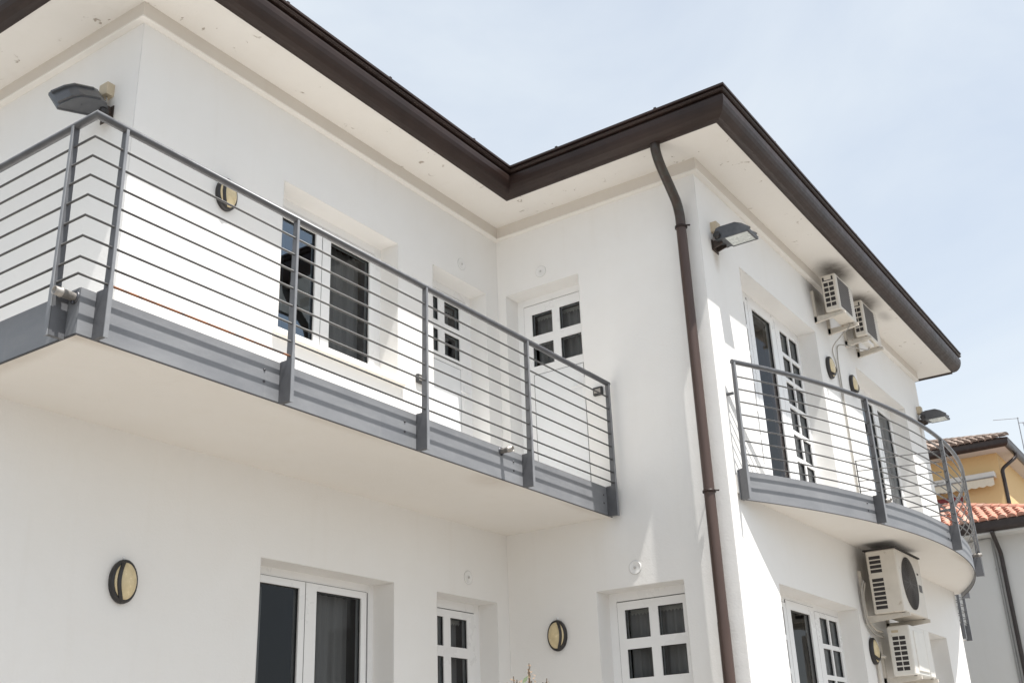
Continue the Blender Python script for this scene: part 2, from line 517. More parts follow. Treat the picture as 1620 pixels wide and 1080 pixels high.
def plan_sweep(mb, prof, path, smooth=False):
    """prof: (outward, z) carried along wall corners in plan; outward is to the right of travel"""
    d = (Vector(path[1]) - Vector(path[0])).normalized()
    n = Vector((d.y, -d.x))
    p0 = Vector(path[0])
    ring = [(p0.x + n.x * r, p0.y + n.y * r, z) for r, z in prof]
    zr = prof[0][1]
    mb.sweep(ring, [(x, y, 0) for x, y in path], smooth)

# ------------------------------------------------------------------ the setting
g = MB(); g.add([(-900, -900, 0), (900, -900, 0), (900, 900, 0), (-900, 900, 0)], [(0, 1, 2, 3)])
structure(g.build('ground', 'asphalt'))
g = MB(); g.box(-7.0, 9.5, -5.0, 6.2, -0.1, 0.86)
structure(g.build('terrace', 'paving'))

# ------------------------------------------------------------------ the white house
L, D, LW = 4.404, 2.24, 7.30
B, ZB, ZF = 1.1386, 3.670, 3.919          # balcony depth, slab underside, top of steel fascia
ZS, ZC = 6.848, 6.717                     # soffit, underside of cornice
house = thing('white_house', 'white plastered two-storey house with brown gutters and two steel-railed balconies', 'house', (0, 0, 0))

F_main = Frame((0, 0), (1, 0), (0, -1))           # a = X
F_side = Frame((0, 0), (0, -1), (-1, 0))          # a = -Y
F_front = Frame((0, -D), (1, 0), (0, -1))         # a = X
FLOOR1, FLOOR2 = 0.88, 3.93
main_open = [(-2.97, -1.56, 4.765, 6.075), (-1.06, -0.20, FLOOR2, 6.07),
             (-3.02, -1.60, FLOOR1, 3.052), (-1.048, -0.18, FLOOR1, 3.045)]
side_open = [(0.10, 0.946, FLOOR2, 6.082), (0.925, 1.752, FLOOR1, 3.050)]
front_open = [(0.867, 2.965, FLOOR2, 6.09), (4.337, 6.413, FLOOR2, 6.08),
              (0.863, 2.967, FLOOR1, 3.056), (4.337, 6.417, FLOOR1, 3.056)]
w = MB()
wall_panel(w, F_main, -L, 0, 0.0, 6.90, main_open)
wall_panel(w, F_main, -5.36, -L, 0.0, 3.80)
wall_panel(w, F_side, 0, D, 0.0, 6.90, side_open)
wall_panel(w, F_front, 0, LW, 0.0, 6.90, front_open)
w.add([(-L, 0, 3.80), (-L, 6, 3.80), (-L, 6, 6.90), (-L, 0, 6.90)], [(0, 1, 2, 3)])
w.add([(-5.36, 0, 0), (-5.36, 6, 0), (-5.36, 6, 3.80), (-5.36, 0, 3.80)], [(0, 1, 2, 3)])
w.add([(LW, -D, 0), (LW, 6, 0), (LW, 6, 6.90), (LW, -D, 6.90)], [(0, 1, 2, 3)])
w.add([(-5.36, 6, 0), (LW, 6, 0), (LW, 6, 6.90), (-5.36, 6, 6.90)], [(0, 1, 2, 3)])
w.add([(-L, 0, 3.80), (-5.36, 0, 3.80), (-5.36, 6, 3.80), (-L, 6, 3.80)], [(0, 1, 2, 3)])
w.build('wall', 'plaster', house, merge=True)
# rooms behind the windows
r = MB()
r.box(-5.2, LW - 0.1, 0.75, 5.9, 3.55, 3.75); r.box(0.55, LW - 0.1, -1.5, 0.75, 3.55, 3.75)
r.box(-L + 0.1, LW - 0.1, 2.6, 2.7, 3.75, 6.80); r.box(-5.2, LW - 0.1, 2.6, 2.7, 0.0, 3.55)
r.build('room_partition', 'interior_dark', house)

# eaves
EAVE = [(-L, 5.6), (-L, 0), (0, 0), (0, -D), (7.65, -D)]
s = MB(); plan_sweep(s, [(-0.05, ZS), (0.47, ZS), (0.47, ZS + 0.03), (-0.05, ZS + 0.03)], EAVE[:-1] + [(7.62, -D)])
s.box(7.25, 7.62, -D + 0.05, 5.6, ZS + 0.0005, ZS + 0.029)
s.build('soffit', 'soffit_paint', house, fixn=True)
s = MB(); plan_sweep(s, [(-0.02, ZC), (0.056, ZC), (0.056, ZC + 0.014), (-0.02, ZC + 0.014)], EAVE[:-1] + [(LW, -D)])
co = s.build('cornice', 'slab_paint', house, bevel=0.003, fixn=True)
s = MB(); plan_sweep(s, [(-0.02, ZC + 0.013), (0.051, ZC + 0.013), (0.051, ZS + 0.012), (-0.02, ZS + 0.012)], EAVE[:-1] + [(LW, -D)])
s.build('cornice_shade_band', 'band_shade_tone', co, fixn=True)  # upright cornice face, eave shade put into its colour
prof = [(0.458, ZS - 0.004)]
for k in range(0, 7):
    a = R(90 * k / 6)
    prof.append((0.490 + 0.115 * math.sin(a), ZS - 0.004 + 0.150 * (1 - math.cos(a))))
prof += [(0.603, 7.012), (0.596, 7.022), (0.578, 7.026), (0.578, 7.040), (0.606, 7.044), (0.618, 7.050), (0.624, 7.060), (0.618, 7.070), (0.604, 7.074), (0.604, 7.082), (0.628, 7.086), (0.628, 7.106), (0.595, 7.106), (0.595, 7.07), (0.458, 7.07)]
s = MB(); plan_sweep(s, prof, EAVE)
gut = s.build('gutter', 'gutter_copper', house, fixn=True)
# gutter hooks on the lip
hk = MB(); hk.box(-0.012, 0.012, -0.012, 0.012, 0.0, 0.022)
hme = hk.mesh('gutter_hook', 'gutter_copper')
for (x, y) in [(-3.6, -0.61), (-2.4, -0.61), (-1.2, -0.61), (-0.61, -1.15), (-0.61, -2.2), (0.6, -2.85), (1.8, -2.85), (3.0, -2.85), (4.2, -2.85), (5.4, -2.85), (6.6, -2.85)]:
    o = put('gutter_hook', hme, gut); o.location = (x, y, 7.102)
s = MB(); s.box(7.62, 7.655, -D - 0.46, 5.6, ZS - 0.02, ZS + 0.10)
s.build('verge_board', 'gutter_copper', house)
# low hipped roof above, out of sight from the yard
def inset(path, k):
    out = []
    for (x, y), (nx, ny) in path: out.append((x + nx * k, y + ny * k))
    return out
rp = [((-L, 5.6), (-1, 0)), ((-L, 0), (-1, -1)), ((0, 0), (-1, -1)), ((0, -D), (-1, -1)), ((7.3, -D), (0.6, -1)), ((7.3, 5.6), (0.6, 0))]
lo, hi = inset(rp, 0.55), inset(rp, -1.6)
rf = MB(); n = len(lo)
rf.add([(x, y, 7.06) for x, y in lo] + [(x, y, 7.70) for x, y in hi], [(i, i + 1, n + i + 1, n + i) for i in range(n - 1)])
rf.add([(x, y, 7.70) for x, y in hi], [tuple(range(n))])
rf.add([(x, y, 6.93) for x, y in inset(rp, 0.5)], [tuple(range(n))])
rf.build('roof', 'roof_brown', house)

# downpipe with its swan neck and clamps
def smooth_path(pts, seg=6):
    """Catmull-Rom through the points"""
    P = [Vector(p) for p in pts]; P = [P[0] * 2 - P[1]] + P + [P[-1] * 2 - P[-2]]
    out = []
    for i in range(1, len(P) - 2):
        for k in range(seg):
            u = k / seg
            a, b, c_, d_ = P[i - 1], P[i], P[i + 1], P[i + 2]
            out.append(0.5 * ((2 * b) + (c_ - a) * u + (2 * a - 5 * b + 4 * c_ - d_) * u * u + (3 * b - a - 3 * c_ + d_) * u ** 3))
    out.append(P[-2])
    return out
PX, PY = -0.085, -2.10
dp = MB()
dp.tube(smooth_path([(-0.47, PY, 6.86), (-0.465, PY, 6.78), (-0.40, PY, 6.67), (-0.22, PY, 6.50), (-0.125, PY, 6.40), (PX, PY, 6.28), (PX, PY, 6.16)], 5), 0.045, 16)
dp.tube([(PX, PY, 6.17), (PX, PY, 2.62)], 0.0455, 16)
dp.tube([(PX, PY, 2.66), (PX, PY, 0.88)], 0.0475, 16)
dpo = dp.build('downpipe', 'pipe_copper', house)
for z in (6.155, 3.70, 1.6):
    c_ = MB(); c_.lathe((PX, PY, z), (0, 0, 1), [(0.047, 0), (0.056, 0.003), (0.056, 0.022), (0.047, 0.025)], 18)
    c_.tube([(PX, PY + 0.055, z + 0.012), (0.01, PY + 0.055, z + 0.012)], 0.007, 6)
    c_.tube([(PX - 0.01, PY - 0.055, z + 0.012), (PX + 0.01, PY - 0.085, z + 0.012)], 0.008, 6)
    c_.build('clamp', 'gutter_copper', dpo)

# ------------------------------------------------------------------ doors and windows
def ring_frame(mb, fr, a0, a1, z0, z1, b0, b1, wd, wb=None):
    wb = wd if wb is None else wb
    fr.box(mb, a0, a0 + wd, b0, b1, z0, z1); fr.box(mb, a1 - wd, a1, b0, b1, z0, z1)
    fr.box(mb, a0 + wd, a1 - wd, b0, b1, z1 - wd, z1); fr.box(mb, a0 + wd, a1 - wd, b0, b1, z0, z0 + wb)

def grid_leaf(mb, fr, a0, a1, z0, z1, b0, b1, holes):
    """a leaf with rectangular holes, real depth"""
    us = sorted({a0, a1, *[h[0] for h in holes], *[h[1] for h in holes]})
    zs = sorted({z0, z1, *[h[2] for h in holes], *[h[3] for h in holes]})
    for i in range(len(us) - 1):
        j = 0
        while j < len(zs) - 1:
            def hole(jj): return any(h[0] < (us[i] + us[i + 1]) / 2 < h[1] and h[2] < (zs[jj] + zs[jj + 1]) / 2 < h[3] for h in holes)
            if hole(j): j += 1; continue
            k = j
            while k < len(zs) - 1 and not hole(k): k += 1
            fr.box(mb, us[i], us[i + 1], b0, b1, zs[j], zs[k]); j = k

def pane(fr, h, b, parent, mat='window_glass'):
    m_ = MB()
    m_.add([fr.P(h[0] - 0.006, b, h[2] - 0.006), fr.P(h[1] + 0.006, b, h[2] - 0.006), fr.P(h[1] + 0.006, b, h[3] + 0.006), fr.P(h[0] - 0.006, b, h[3] + 0.006)], [(0, 1, 2, 3)])
    o = m_.build('pane', mat, parent)
    sl = MB(); e = 0.005                                # black glazing seal round the pane
    ring_frame(sl, fr, h[0], h[1], h[2], h[3], b - 0.012, b - 0.001, e)
    sl.build('glazing_seal', 'rubber_black', parent)
    return o

def curtain(fr, a0, a1, z0, z1, b, parent, mat='curtain_grey', amp=0.016, wav=0.085):
    m_ = MB(); n = max(8, int((a1 - a0) / 0.014))
    vs, fs = [], []
    ph = random.random() * 6
    for i in range(n + 1):
        a = a0 + (a1 - a0) * i / n
        d = math.sin(a / wav * 6.283 + ph) * amp + math.sin(a / wav * 2.7 + ph * 2) * amp * 0.6
        vs += [fr.P(a, b + d, z0), fr.P(a, b + d * 0.8, z1)]
    for i in range(n): fs.append((2 * i, 2 * i + 2, 2 * i + 3, 2 * i + 1))
    m_.add(vs, fs, True)
    return m_.build('curtain', mat, parent)

RV = 0.205
def panel_door(fr, op, holes_a, rows, panel_top, label):
    a0, a1, z0, z1 = op
    fm = MB(); ring_frame(fm, fr, a0 - 0.01, a1 + 0.01, z0 - 0.02, z1 + 0.01, RV, RV + 0.07, 0.085)
    dr = fm.build('door', 'white_frame', house, bevel=0.003)
    dr['label'] = label
    la, lb, lz = a0 + 0.079, a1 - 0.079, z1 - 0.083
    gp = MB(); fr.box(gp, la - 0.006, lb + 0.006, RV + 0.02, RV + 0.03, z0, lz + 0.006)
    gp = MB(); ring_frame(gp, fr, la - 0.004, lb + 0.004, z0 + 0.02, lz + 0.004, RV + 0.001 - 0.003, RV + 0.03, 0.004)
    gp.build('door_gap', 'frame_gap', dr)
    holes = [(h[0], h[1], r0, r1) for h in holes_a for (r0, r1) in rows]
    lf = MB(); grid_leaf(lf, fr, la, lb, z0 + 0.025, lz, RV - 0.006, RV + 0.05, holes)
    leaf = lf.build('leaf', 'white_frame', dr)
    for h in holes: pane(fr, h, RV + 0.016, dr)
    pa, pb = holes_a[0][0], holes_a[-1][1]
    pl_ = MB(); fr.box(pl_, pa, pb, RV - 0.010, RV + 0.01, z0 + 0.16, panel_top)
    pl_.build('panel', 'white_panel', dr, bevel=0.004)
    gr = MB(); ring_frame(gr, fr, pa - 0.004, pb + 0.004, z0 + 0.156, panel_top + 0.004, RV - 0.008, RV + 0.005, 0.004)
    gr.build('panel_groove', 'frame_gap', dr)
    hd = MB(); ha = lb - 0.045
    fr.box(hd, ha - 0.018, ha + 0.018, RV - 0.016, RV - 0.004, z0 + 0.95, z0 + 1.17)
    hd.tube([fr.P(ha, RV - 0.01, z0 + 1.08), fr.P(ha, RV - 0.055, z0 + 1.08), fr.P(ha - 0.12, RV - 0.055, z0 + 1.08)], 0.009, 8)
    hd.build('handle', 'white_frame', dr)
    curtain(fr, pa - 0.02, pb + 0.02, rows[-1][0] - 0.1, rows[0][1] - 0.01, RV + 0.13, dr)
    vl = MB()                                           # scalloped lace heading behind the top panes
    a = pa
    while a < pb:
        vl.add([fr.P(a, RV + 0.10, rows[0][1] + 0.01), fr.P(a + 0.034, RV + 0.10, rows[0][1] + 0.01), fr.P(a + 0.034, RV + 0.10, rows[0][1] - 0.022), fr.P(a + 0.017, RV + 0.10, rows[0][1] - 0.040), fr.P(a, RV + 0.10, rows[0][1] - 0.022)], [(0, 1, 2, 3, 4)])
        a += 0.034
    vl.build('lace_heading', 'curtain_pale', dr)
    return dr

up_rows, lo_rows = [(5.662, 5.897), (5.341, 5.570)], [(2.655, 2.898), (2.330, 2.568)]
panel_door(F_side, side_open[0], [(0.270, 0.508), (0.594, 0.828)], up_rows, 5.250, 'white half-glazed balcony door in the wing side wall')
panel_door(F_side, side_open[1], [(1.076, 1.309), (1.395, 1.630)], lo_rows, 2.240, 'white half-glazed door under the downpipe side of the wing')
panel_door(F_main, main_open[1], [(-0.868, -0.729), (-0.629, -0.390)], up_rows, 5.252, 'white half-glazed balcony door beside the inner corner')
panel_door(F_main, main_open[3], [(-0.950, -0.708), (-0.608, -0.369)], lo_rows, 2.240, 'white half-glazed ground floor door beside the inner corner')

def sash(fr, a0, a1, z0, z1, glass, parent, b=RV, grid=None, mat='window_glass'):
    """one leaf: frame with a single pane, or a grid of panes"""
    holes = grid if grid else [glass]
    lf = MB(); grid_leaf(lf, fr, a0, a1, z0, z1, b - 0.008, b + 0.05, holes)
    o = lf.build('sash', 'white_frame', parent)
    for h in holes: pane(fr, h, b + 0.018, parent, mat)
    gp = MB(); ring_frame(gp, fr, a0 - 0.004, a1 + 0.004, z0 - 0.004, z1 + 0.004, b - 0.004, b + 0.02, 0.004)
    gp.build('sash_gap', 'frame_gap', parent)
    return o

# upper window on the main wall
a0, a1, z0, z1 = main_open[0]
fm = MB(); ring_frame(fm, F_main, a0 - 0.01, a1 + 0.01, z0 + 0.02, z1 + 0.01, RV, RV + 0.07, 0.09)
win = fm.build('window', 'white_frame', house, bevel=0.003)
win['label'] = 'upper casement window reflecting blue sky behind the long railing'
sash(F_main, -2.890, -2.320, 4.845, 5.985, (-2.815, -2.392, 4.922, 5.898), win, mat='mirror_glass')
sash(F_main, -2.312, -1.640, 4.845, 5.985, (-2.213, -1.715, 4.922, 5.898), win)
curtain(F_main, -2.22, -1.70, 4.85, 5.95, RV + 0.14, win)
curtain(F_main, -2.92, -2.55, 4.85, 5.95, RV + 0.20, win)
sl = MB(); F_main.box(sl, -3.025, -1.495, -0.045, RV + 0.03, 4.725, 4.768)
sl.build('sill', 'sill_stone', win, bevel=0.006)
# ground floor window on the main wall
a0, a1, z0, z1 = main_open[2]
fm = MB(); ring_frame(fm, F_main, a0 - 0.01, a1 + 0.01, z0 - 0.02, z1 + 0.01, RV + 0.008, RV + 0.08, 0.072)
win = fm.build('window', 'white_frame', house, bevel=0.003)
win['label'] = 'dark ground floor french window under the long balcony'
sash(F_main, -2.940, -2.374, 0.95, 2.988, (-2.865, -2.434, 1.03, 2.936), win, RV + 0.008)
sash(F_main, -2.366, -1.691, 0.95, 2.988, (-2.253, -1.752, 1.03, 2.936), win, RV + 0.008)
curtain(F_main, -2.27, -1.74, 0.95, 2.95, RV + 0.16, win)
curtain(F_main, -2.90, -2.62, 0.95, 2.95, RV + 0.22, win)

def three_leaf(op, top, label, grids=True, curtains='curtain_grey', maroon=False):
    a0, a1, z0, z1 = op
    fr = F_front
    fm = MB(); ring_frame(fm, fr, a0 - 0.01, a1 + 0.01, z0 - 0.02, z1 + 0.01, RV, RV + 0.07, 0.092)
    wn_ = fm.build('window', 'white_frame', house, bevel=0.003)
    wn_['label'] = label
    k = (a1 - a0) / 2.098
    A = lambda x: a0 + (x - 0.867) * k
    zt = top + 0.045
    rows = []
    z = top
    while z - 0.247 > z0 + 0.10:
        rows.append((z - 0.247, z)); z -= 0.290
    cols_l = [(A(0.985), A(1.195)), (A(1.225), A(1.420))]
    cols_r = [(A(2.356), A(2.582)), (A(2.622), A(2.868))]
    if grids:
        sash(fr, A(0.915), A(1.487), z0 + 0.04, zt, None, wn_, grid=[(c[0], c[1], r0, r1) for c in cols_l for r0, r1 in rows])
        sash(fr, A(2.228), A(2.917), z0 + 0.04, zt, None, wn_, grid=[(c[0], c[1], r0, r1) for c in cols_r for r0, r1 in rows])
    else:
        sash(fr, A(0.915), A(1.487), z0 + 0.04, zt, (A(0.985), A(1.420), z0 + 0.12, top), wn_)
        sash(fr, A(2.228), A(2.917), z0 + 0.04, zt, (A(2.30), A(2.845), z0 + 0.12, top), wn_)
    sash(fr, A(1.495), A(2.220), z0 + 0.04, zt + (0.0 if not grids else 0.03), (A(1.60), A(2.095), z0 + 0.12, top - 0.004), wn_, mat='clear_glass' if maroon else 'window_glass')
    curtain(fr, A(2.23), A(2.91), z0 + 0.05, top + 0.02, RV + 0.11, wn_, curtains)
    curtain(fr, A(0.92), A(1.50), z0 + 0.05, top + 0.02, RV + 0.11, wn_, curtains)
    if maroon:
        m_ = MB(); fr.box(m_, A(1.55), A(2.3), RV + 0.28, RV + 0.30, z0 + 0.05, z0 + 1.35)
        m_.build('room_screen', 'maroon_cloth', wn_)
        m_ = MB()
        for q_ in range(5): fr.box(m_, A(1.45), A(2.5), RV + 1.3, RV + 1.6, z0 + 0.4 + q_ * 0.36, z0 + 0.43 + q_ * 0.36)
        m_.build('room_shelf', 'curtain_pale', wn_)
    else:
        curtain(fr, A(1.45), A(2.28), z0 + 0.05, top + 0.02, RV + 0.35, wn_, 'curtain_grey')
    return wn_
three_leaf(front_open[0], 5.965, 'tall upper french window with small panes behind the curved railing', True, 'curtain_grey', True)
three_leaf(front_open[1], 5.940, 'far upper french window with plain curtained leaves', False)
three_leaf(front_open[2], 2.940, 'ground floor french window with small panes beside the lower air conditioner', True, 'curtain_grey', True)
three_leaf(front_open[3], 2.930, 'far ground floor french window behind the lowest air conditioner', False)

# round vent covers
def vent(fr, a, z):
    p = Vector(fr.P(a, 0, z))
    m_ = MB(); m_.lathe(p, fr.n, [(0.058, -0.002), (0.058, 0.004), (0.052, 0.006), (0.048, 0.004), (0.0, 0.004)], 24)
    v_ = m_.build('vent_cover', 'vent_white', house)
    m_ = MB(); m_.lathe(p, fr.n, [(0.0605, -0.002), (0.0605, 0.0025), (0.0582, 0.003)], 24)
    m_.lathe(p, fr.n, [(0.010, 0.007), (0.010, 0.012), (0.0, 0.013)], 10)
    m_.build('vent_rim', 'vent_rim', v_)
vent(F_main, -0.608, 6.24); vent(F_main, -0.607, 3.217); vent(F_side, 0.527, 6.233); vent(F_side, 1.316, 3.206)

# ------------------------------------------------------------------ balcony slabs
s = MB()
s.box(-5.380, 0.03, -B + 0.008, 0.03, ZB + 0.004, ZF - 0.04)
s.box(-5.380, -L + 0.02, 0.03, 5.6, ZB + 0.0045, ZF - 0.0405)
s.build('balcony_slab', 'slab_paint', house)

s = MB(); s.box(-5.372, 0.0, -B + 0.009, -B + 0.055, ZB - 0.0005, ZB + 0.01); s.box(-5.372, -5.326, -B + 0.055, 5.5, ZB - 0.001, ZB + 0.01)
s.build('drip_edge', 'slab_paint', house)
AC_, AR = (3.86, 5.77), 8.84                       # plan circle of the curved balcony
def arc(x, off=0.0):
    """point of the curved edge at plan x (on the base arc), pushed out by off"""
    y = AC_[1] - math.sqrt(AR * AR - (x - AC_[0]) ** 2)
    d = Vector((x - AC_[0], y - AC_[1])).normalized()
    return Vector((x + d.x * off, y + d.y * off))
XA0, XA1 = 0.165, 7.555
xs = [XA0 + (XA1 - XA0) * i / 60 for i in range(61)]
poly = [arc(x, -0.008) for x in xs]
ZU = ZB + 0.055
low = [(p.x, p.y, ZU) for p in poly] + [(XA1, -D + 0.02, ZU), (XA0, -D + 0.02, ZU)]
s = MB(); s.prism(low, [(x, y, ZF - 0.04) for x, y, z in low])
s.build('balcony_slab', 'slab_paint', house, fixn=True)
s = MB(); s.box(LW - 0.02, XA1, -D + 0.021, -D + 0.5, ZU + 0.001, ZF - 0.041)
s.build('balcony_slab', 'slab_paint', house)

# ------------------------------------------------------------------ steel railings
BARS = [4.739, 4.623, 4.508, 4.392, 4.274, 4.157, 4.040, 3.946]
OFF = 0.074                                        # rail and bars stand this far outside the fascia
ZR = 4.872
def post_mesh(mb, p, out, z0=ZB - 0.012):
    """flat steel post: p = point on the fascia face, out = outward direction in plan"""
    p = Vector((p[0], p[1], 0)); o = Vector((out[0], out[1], 0)).normalized(); u = Vector((-o.y, o.x, 0))
    def hx(a, d0, d1, za, zb_, dt0=None, dt1=None):
        dt0 = d0 if dt0 is None else dt0; dt1 = d1 if dt1 is None else dt1
        q_ = [p - u * a + o * d0, p + u * a + o * d0, p + u * a + o * d1, p - u * a + o * d1]
        t_ = [p - u * a + o * dt0, p + u * a + o * dt0, p + u * a + o * dt1, p - u * a + o * dt1]
        mb.hexa([(c.x, c.y, za) for c in q_] + [(c.x, c.y, zb_) for c in t_])
    hx(0.013, 0.002, 0.090, z0, ZF + 0.004)                       # bracket on the fascia
    hx(0.0065, 0.046, 0.092, ZF + 0.002, ZR - 0.012, 0.058, 0.092) # upright
    return mb
def post_at(parent, p, out, z0=ZB - 0.012):
    """a post and its outer flange; the web colour carries painted shade"""
    m_ = MB(); post_mesh(m_, p, out, z0)
    po = m_.build('post', 'post_steel_shaded', parent)
    p = Vector((p[0], p[1], 0)); o = Vector((out[0], out[1], 0)).normalized(); u = Vector((-o.y, o.x, 0))
    m_ = MB()
    fl = [(0.0135, z0 - 0.006), (0.013, ZF + 0.01), (0.0085, ZF + 0.05), (0.0085, ZR - 0.010)]
    for (wa, za), (wb_, zb_) in zip(fl, fl[1:]):                  # narrower above the fascia
        lo_ = [p - u * wa + o * 0.0925, p + u * wa + o * 0.0925, p + u * wa + o * 0.099, p - u * wa + o * 0.099]
        hi_ = [p - u * wb_ + o * 0.0925, p + u * wb_ + o * 0.0925, p + u * wb_ + o * 0.099, p - u * wb_ + o * 0.099]
        m_.hexa([(c.x, c.y, za) for c in lo_] + [(c.x, c.y, zb_) for c in hi_])
    m_.build('flange', 'grey_steel', po)
    return po
bolt = MB(); bolt.lathe((0, 0, 0), (0, 0, 1), [(0.0085, 0), (0.0085, 0.003), (0.005, 0.0045), (0.005, 0.006), (0, 0.006)], 8)
bolt_me = bolt.mesh('bolt', 'bolt_steel')
def bolt_at(parent, p, out):
    o = bpy.data.objects.new('bolt', bolt_me); COL.objects.link(o)
    o.parent = parent
    o.rotation_euler = Vector((*out, 0)).to_track_quat('Z', 'Y').to_euler()
    off = parent.location + parent.parent.location
    o.location = Vector(p) - off
    return o

rail = thing('balcony_railing', 'long grey steel railing of horizontal bars turning the corner, one bar rusty', 'railing', (-2.7, -B, ZB))
XC = -5.388
# fascia panels
cuts = [XC, -5.292, -4.00, -2.71, -1.40, -0.012]
for i in range(5):
    f_ = MB(); f_.box(cuts[i] + 0.0015, cuts[i + 1] - 0.0015, -B, -B + 0.008, ZB, ZF)
    f_.box(cuts[i] + 0.0015, cuts[i + 1] - 0.0015, -B + 0.008, -B + 0.05, ZF - 0.008, ZF - 0.0002)
    pnl = f_.build('fascia_panel', 'grey_steel', rail)
    if i:
        for x in (cuts[i] + 0.075, cuts[i + 1] - 0.135):
            for z in (ZF - 0.080, ZF - 0.152): bolt_at(pnl, (x, -B - 0.0005, z), (0, -1))
f_ = MB(); f_.box(XC, XC + 0.008, -B + 0.0085, 5.6, ZB + 0.0005, ZF + 0.0005)
f_.build('fascia_panel', 'grey_steel', rail)
for x in (-5.285, -4.00, -2.71, -1.40, -0.075):
    post_at(rail, (x, -B), (0, -1))
for y in (-1.035, 0.28, 1.58):
    post_at(rail, (XC, y), (-1, 0))
m_ = MB(); m_.box(XC + 0.001, -0.005, -B + 0.0008, -B + 0.013, ZB - 0.0045, ZB - 0.0003); m_.box(XC + 0.0008, XC + 0.013, -B + 0.0135, 5.5, ZB - 0.0045, ZB - 0.0003)
m_.build('joint_gap_strip', 'frame_gap', rail)  # dark strip standing in for the dark gap between fascia and slab
CX, CY = XC - OFF, -B - OFF
h = MB(); h.tube([(CX, 4.5, ZR), (CX, CY, ZR), (-0.045, CY, ZR)], 0.0225, 14)
h.build('handrail', 'rail_steel', rail)
for i, z in enumerate(BARS):
    if i < 7:
        b_ = MB(); b_.tube([(CX, 4.5, z), (CX, CY, z), (-0.06, CY, z)], 0.0068, 8)
        b_.build('bar', 'bar_steel', rail)
    else:
        b_ = MB(); b_.tube([(CX, 4.5, z), (CX, CY, z), (-5.285, CY, z)], 0.0068, 8); b_.build('bar', 'bar_steel', rail)
        b_ = MB(); b_.tube([(-5.285, CY, z), (-4.0, CY, z)], 0.0070, 8)
        o = b_.build('bar', 'rusty_steel', rail); o['label'] = 'rusty orange lowest bar'
        b_ = MB(); b_.tube([(-4.0, CY, z), (-0.06, CY, z)], 0.0068, 8); b_.build('bar', 'bar_steel', rail)

rail2 = thing('balcony_railing', 'curved grey steel railing bowing out from the wing front', 'railing', (3.86, -3.07, ZB))
PXS = [0.19, 1.945, 3.86, 5.79, 7.50]
def arc_run(x0, x1, off, z, n=40):
    return [(*arc(x0 + (x1 - x0) * i / n, off), z) for i in range(n + 1)]
for i in range(4):
    x0, x1 = PXS[i] + (0.002 if i else -0.02), PXS[i + 1] - 0.002
    out_, in_ = arc_run(x0, x1, 0, ZB, 18), arc_run(x0, x1, -0.008, ZB, 18)
    f_ = MB()
    ring = [out_[0], in_[0], (*in_[0][:2], ZF), (*out_[0][:2], ZF)]
    vs_, fs_ = [], []
    for k in range(19):
        vs_ += [out_[k], in_[k], (*in_[k][:2], ZF), (*out_[k][:2], ZF)]
    for k in range(18):
        for j in range(4):
            a, b2 = k * 4 + j, k * 4 + (j + 1) % 4
            fs_.append((a, b2, b2 + 4, a + 4))
    fs_ += [(0, 1, 2, 3), (72, 75, 74, 73)]
    f_.add(vs_, fs_)
    pnl = f_.build('fascia_panel', 'grey_steel', rail2, fixn=True)
    for x in (x0 + 0.08, x1 - 0.13):
        q_ = arc(x, 0.0005); d_ = (q_ - Vector(AC_)).normalized()
        for z in (ZF - 0.080, ZF - 0.152): bolt_at(pnl, (q_.x, q_.y, z), (d_.x, d_.y))
for x in PXS:
    q_ = arc(x); d_ = q_ - Vector(AC_)
    post_at(rail2, q_, d_)
m_ = MB(); a_, b_ = arc_run(PXS[0] - 0.01, 7.5, -0.0008, ZB, 60), arc_run(PXS[0] - 0.01, 7.5, -0.009, ZB, 60)
vs_ = [(x, y, z) for (x, y, _), (x2, y2, _2) in zip(a_, b_) for x, y, z in ((x, y, ZB - 0.0045), (x2, y2, ZB - 0.0045), (x2, y2, ZB - 0.0003), (x, y, ZB - 0.0003))]
m_.add(vs_, [(k * 4 + j, k * 4 + (j + 1) % 4, k * 4 + 4 + (j + 1) % 4, k * 4 + 4 + j) for k in range(60) for j in range(4)])
m_.build('joint_gap_strip', 'frame_gap', rail2)  # same strip for the dark gap below the curved fascia
h = MB(); h.tube(arc_run(PXS[0] - 0.01, 7.53, OFF, ZR), 0.0225, 14); h.build('handrail', 'rail_steel', rail2)
for z in BARS:
    b_ = MB(); b_.tube(arc_run(PXS[0], 7.50, OFF, z), 0.0068, 8); b_.build('bar', 'bar_steel', rail2)
# closing return of the railing against the wing's end wall
e0 = arc(7.50, OFF)
h = MB(); h.tube([(e0.x, e0.y, ZR), (e0.x + 0.06, -D + 0.30, ZR)], 0.018, 10); h.build('handrail', 'rail_steel', rail2)
# low divider across the balcony between the two windows
dv = thing('balcony_divider', 'thin steel bar divider crossing the curved balcony between its two windows', 'divider', (3.62, -2.5, ZF))
q_ = arc(3.86, 0.03)
XD = 3.62
for i, z in enumerate(BARS[0:7]):
    b_ = MB(); b_.tube([(XD, -D - 0.02, z), (q_.x, q_.y, z)], 0.0055, 8); b_.build('bar', 'bar_steel', dv)
b_ = MB(); b_.tube([(XD, -D - 0.03, BARS[0]), (XD, -D - 0.03, ZF - 0.04)], 0.007, 8); b_.build('post', 'bar_steel', dv)
# wall fixing of the left post
b_ = MB(); b_.tube([(0.19, -D - 0.06, 4.60), (0.19, -D + 0.01, 4.60)], 0.014, 8); b_.build('wall_fixing', 'rail_steel', rail2)

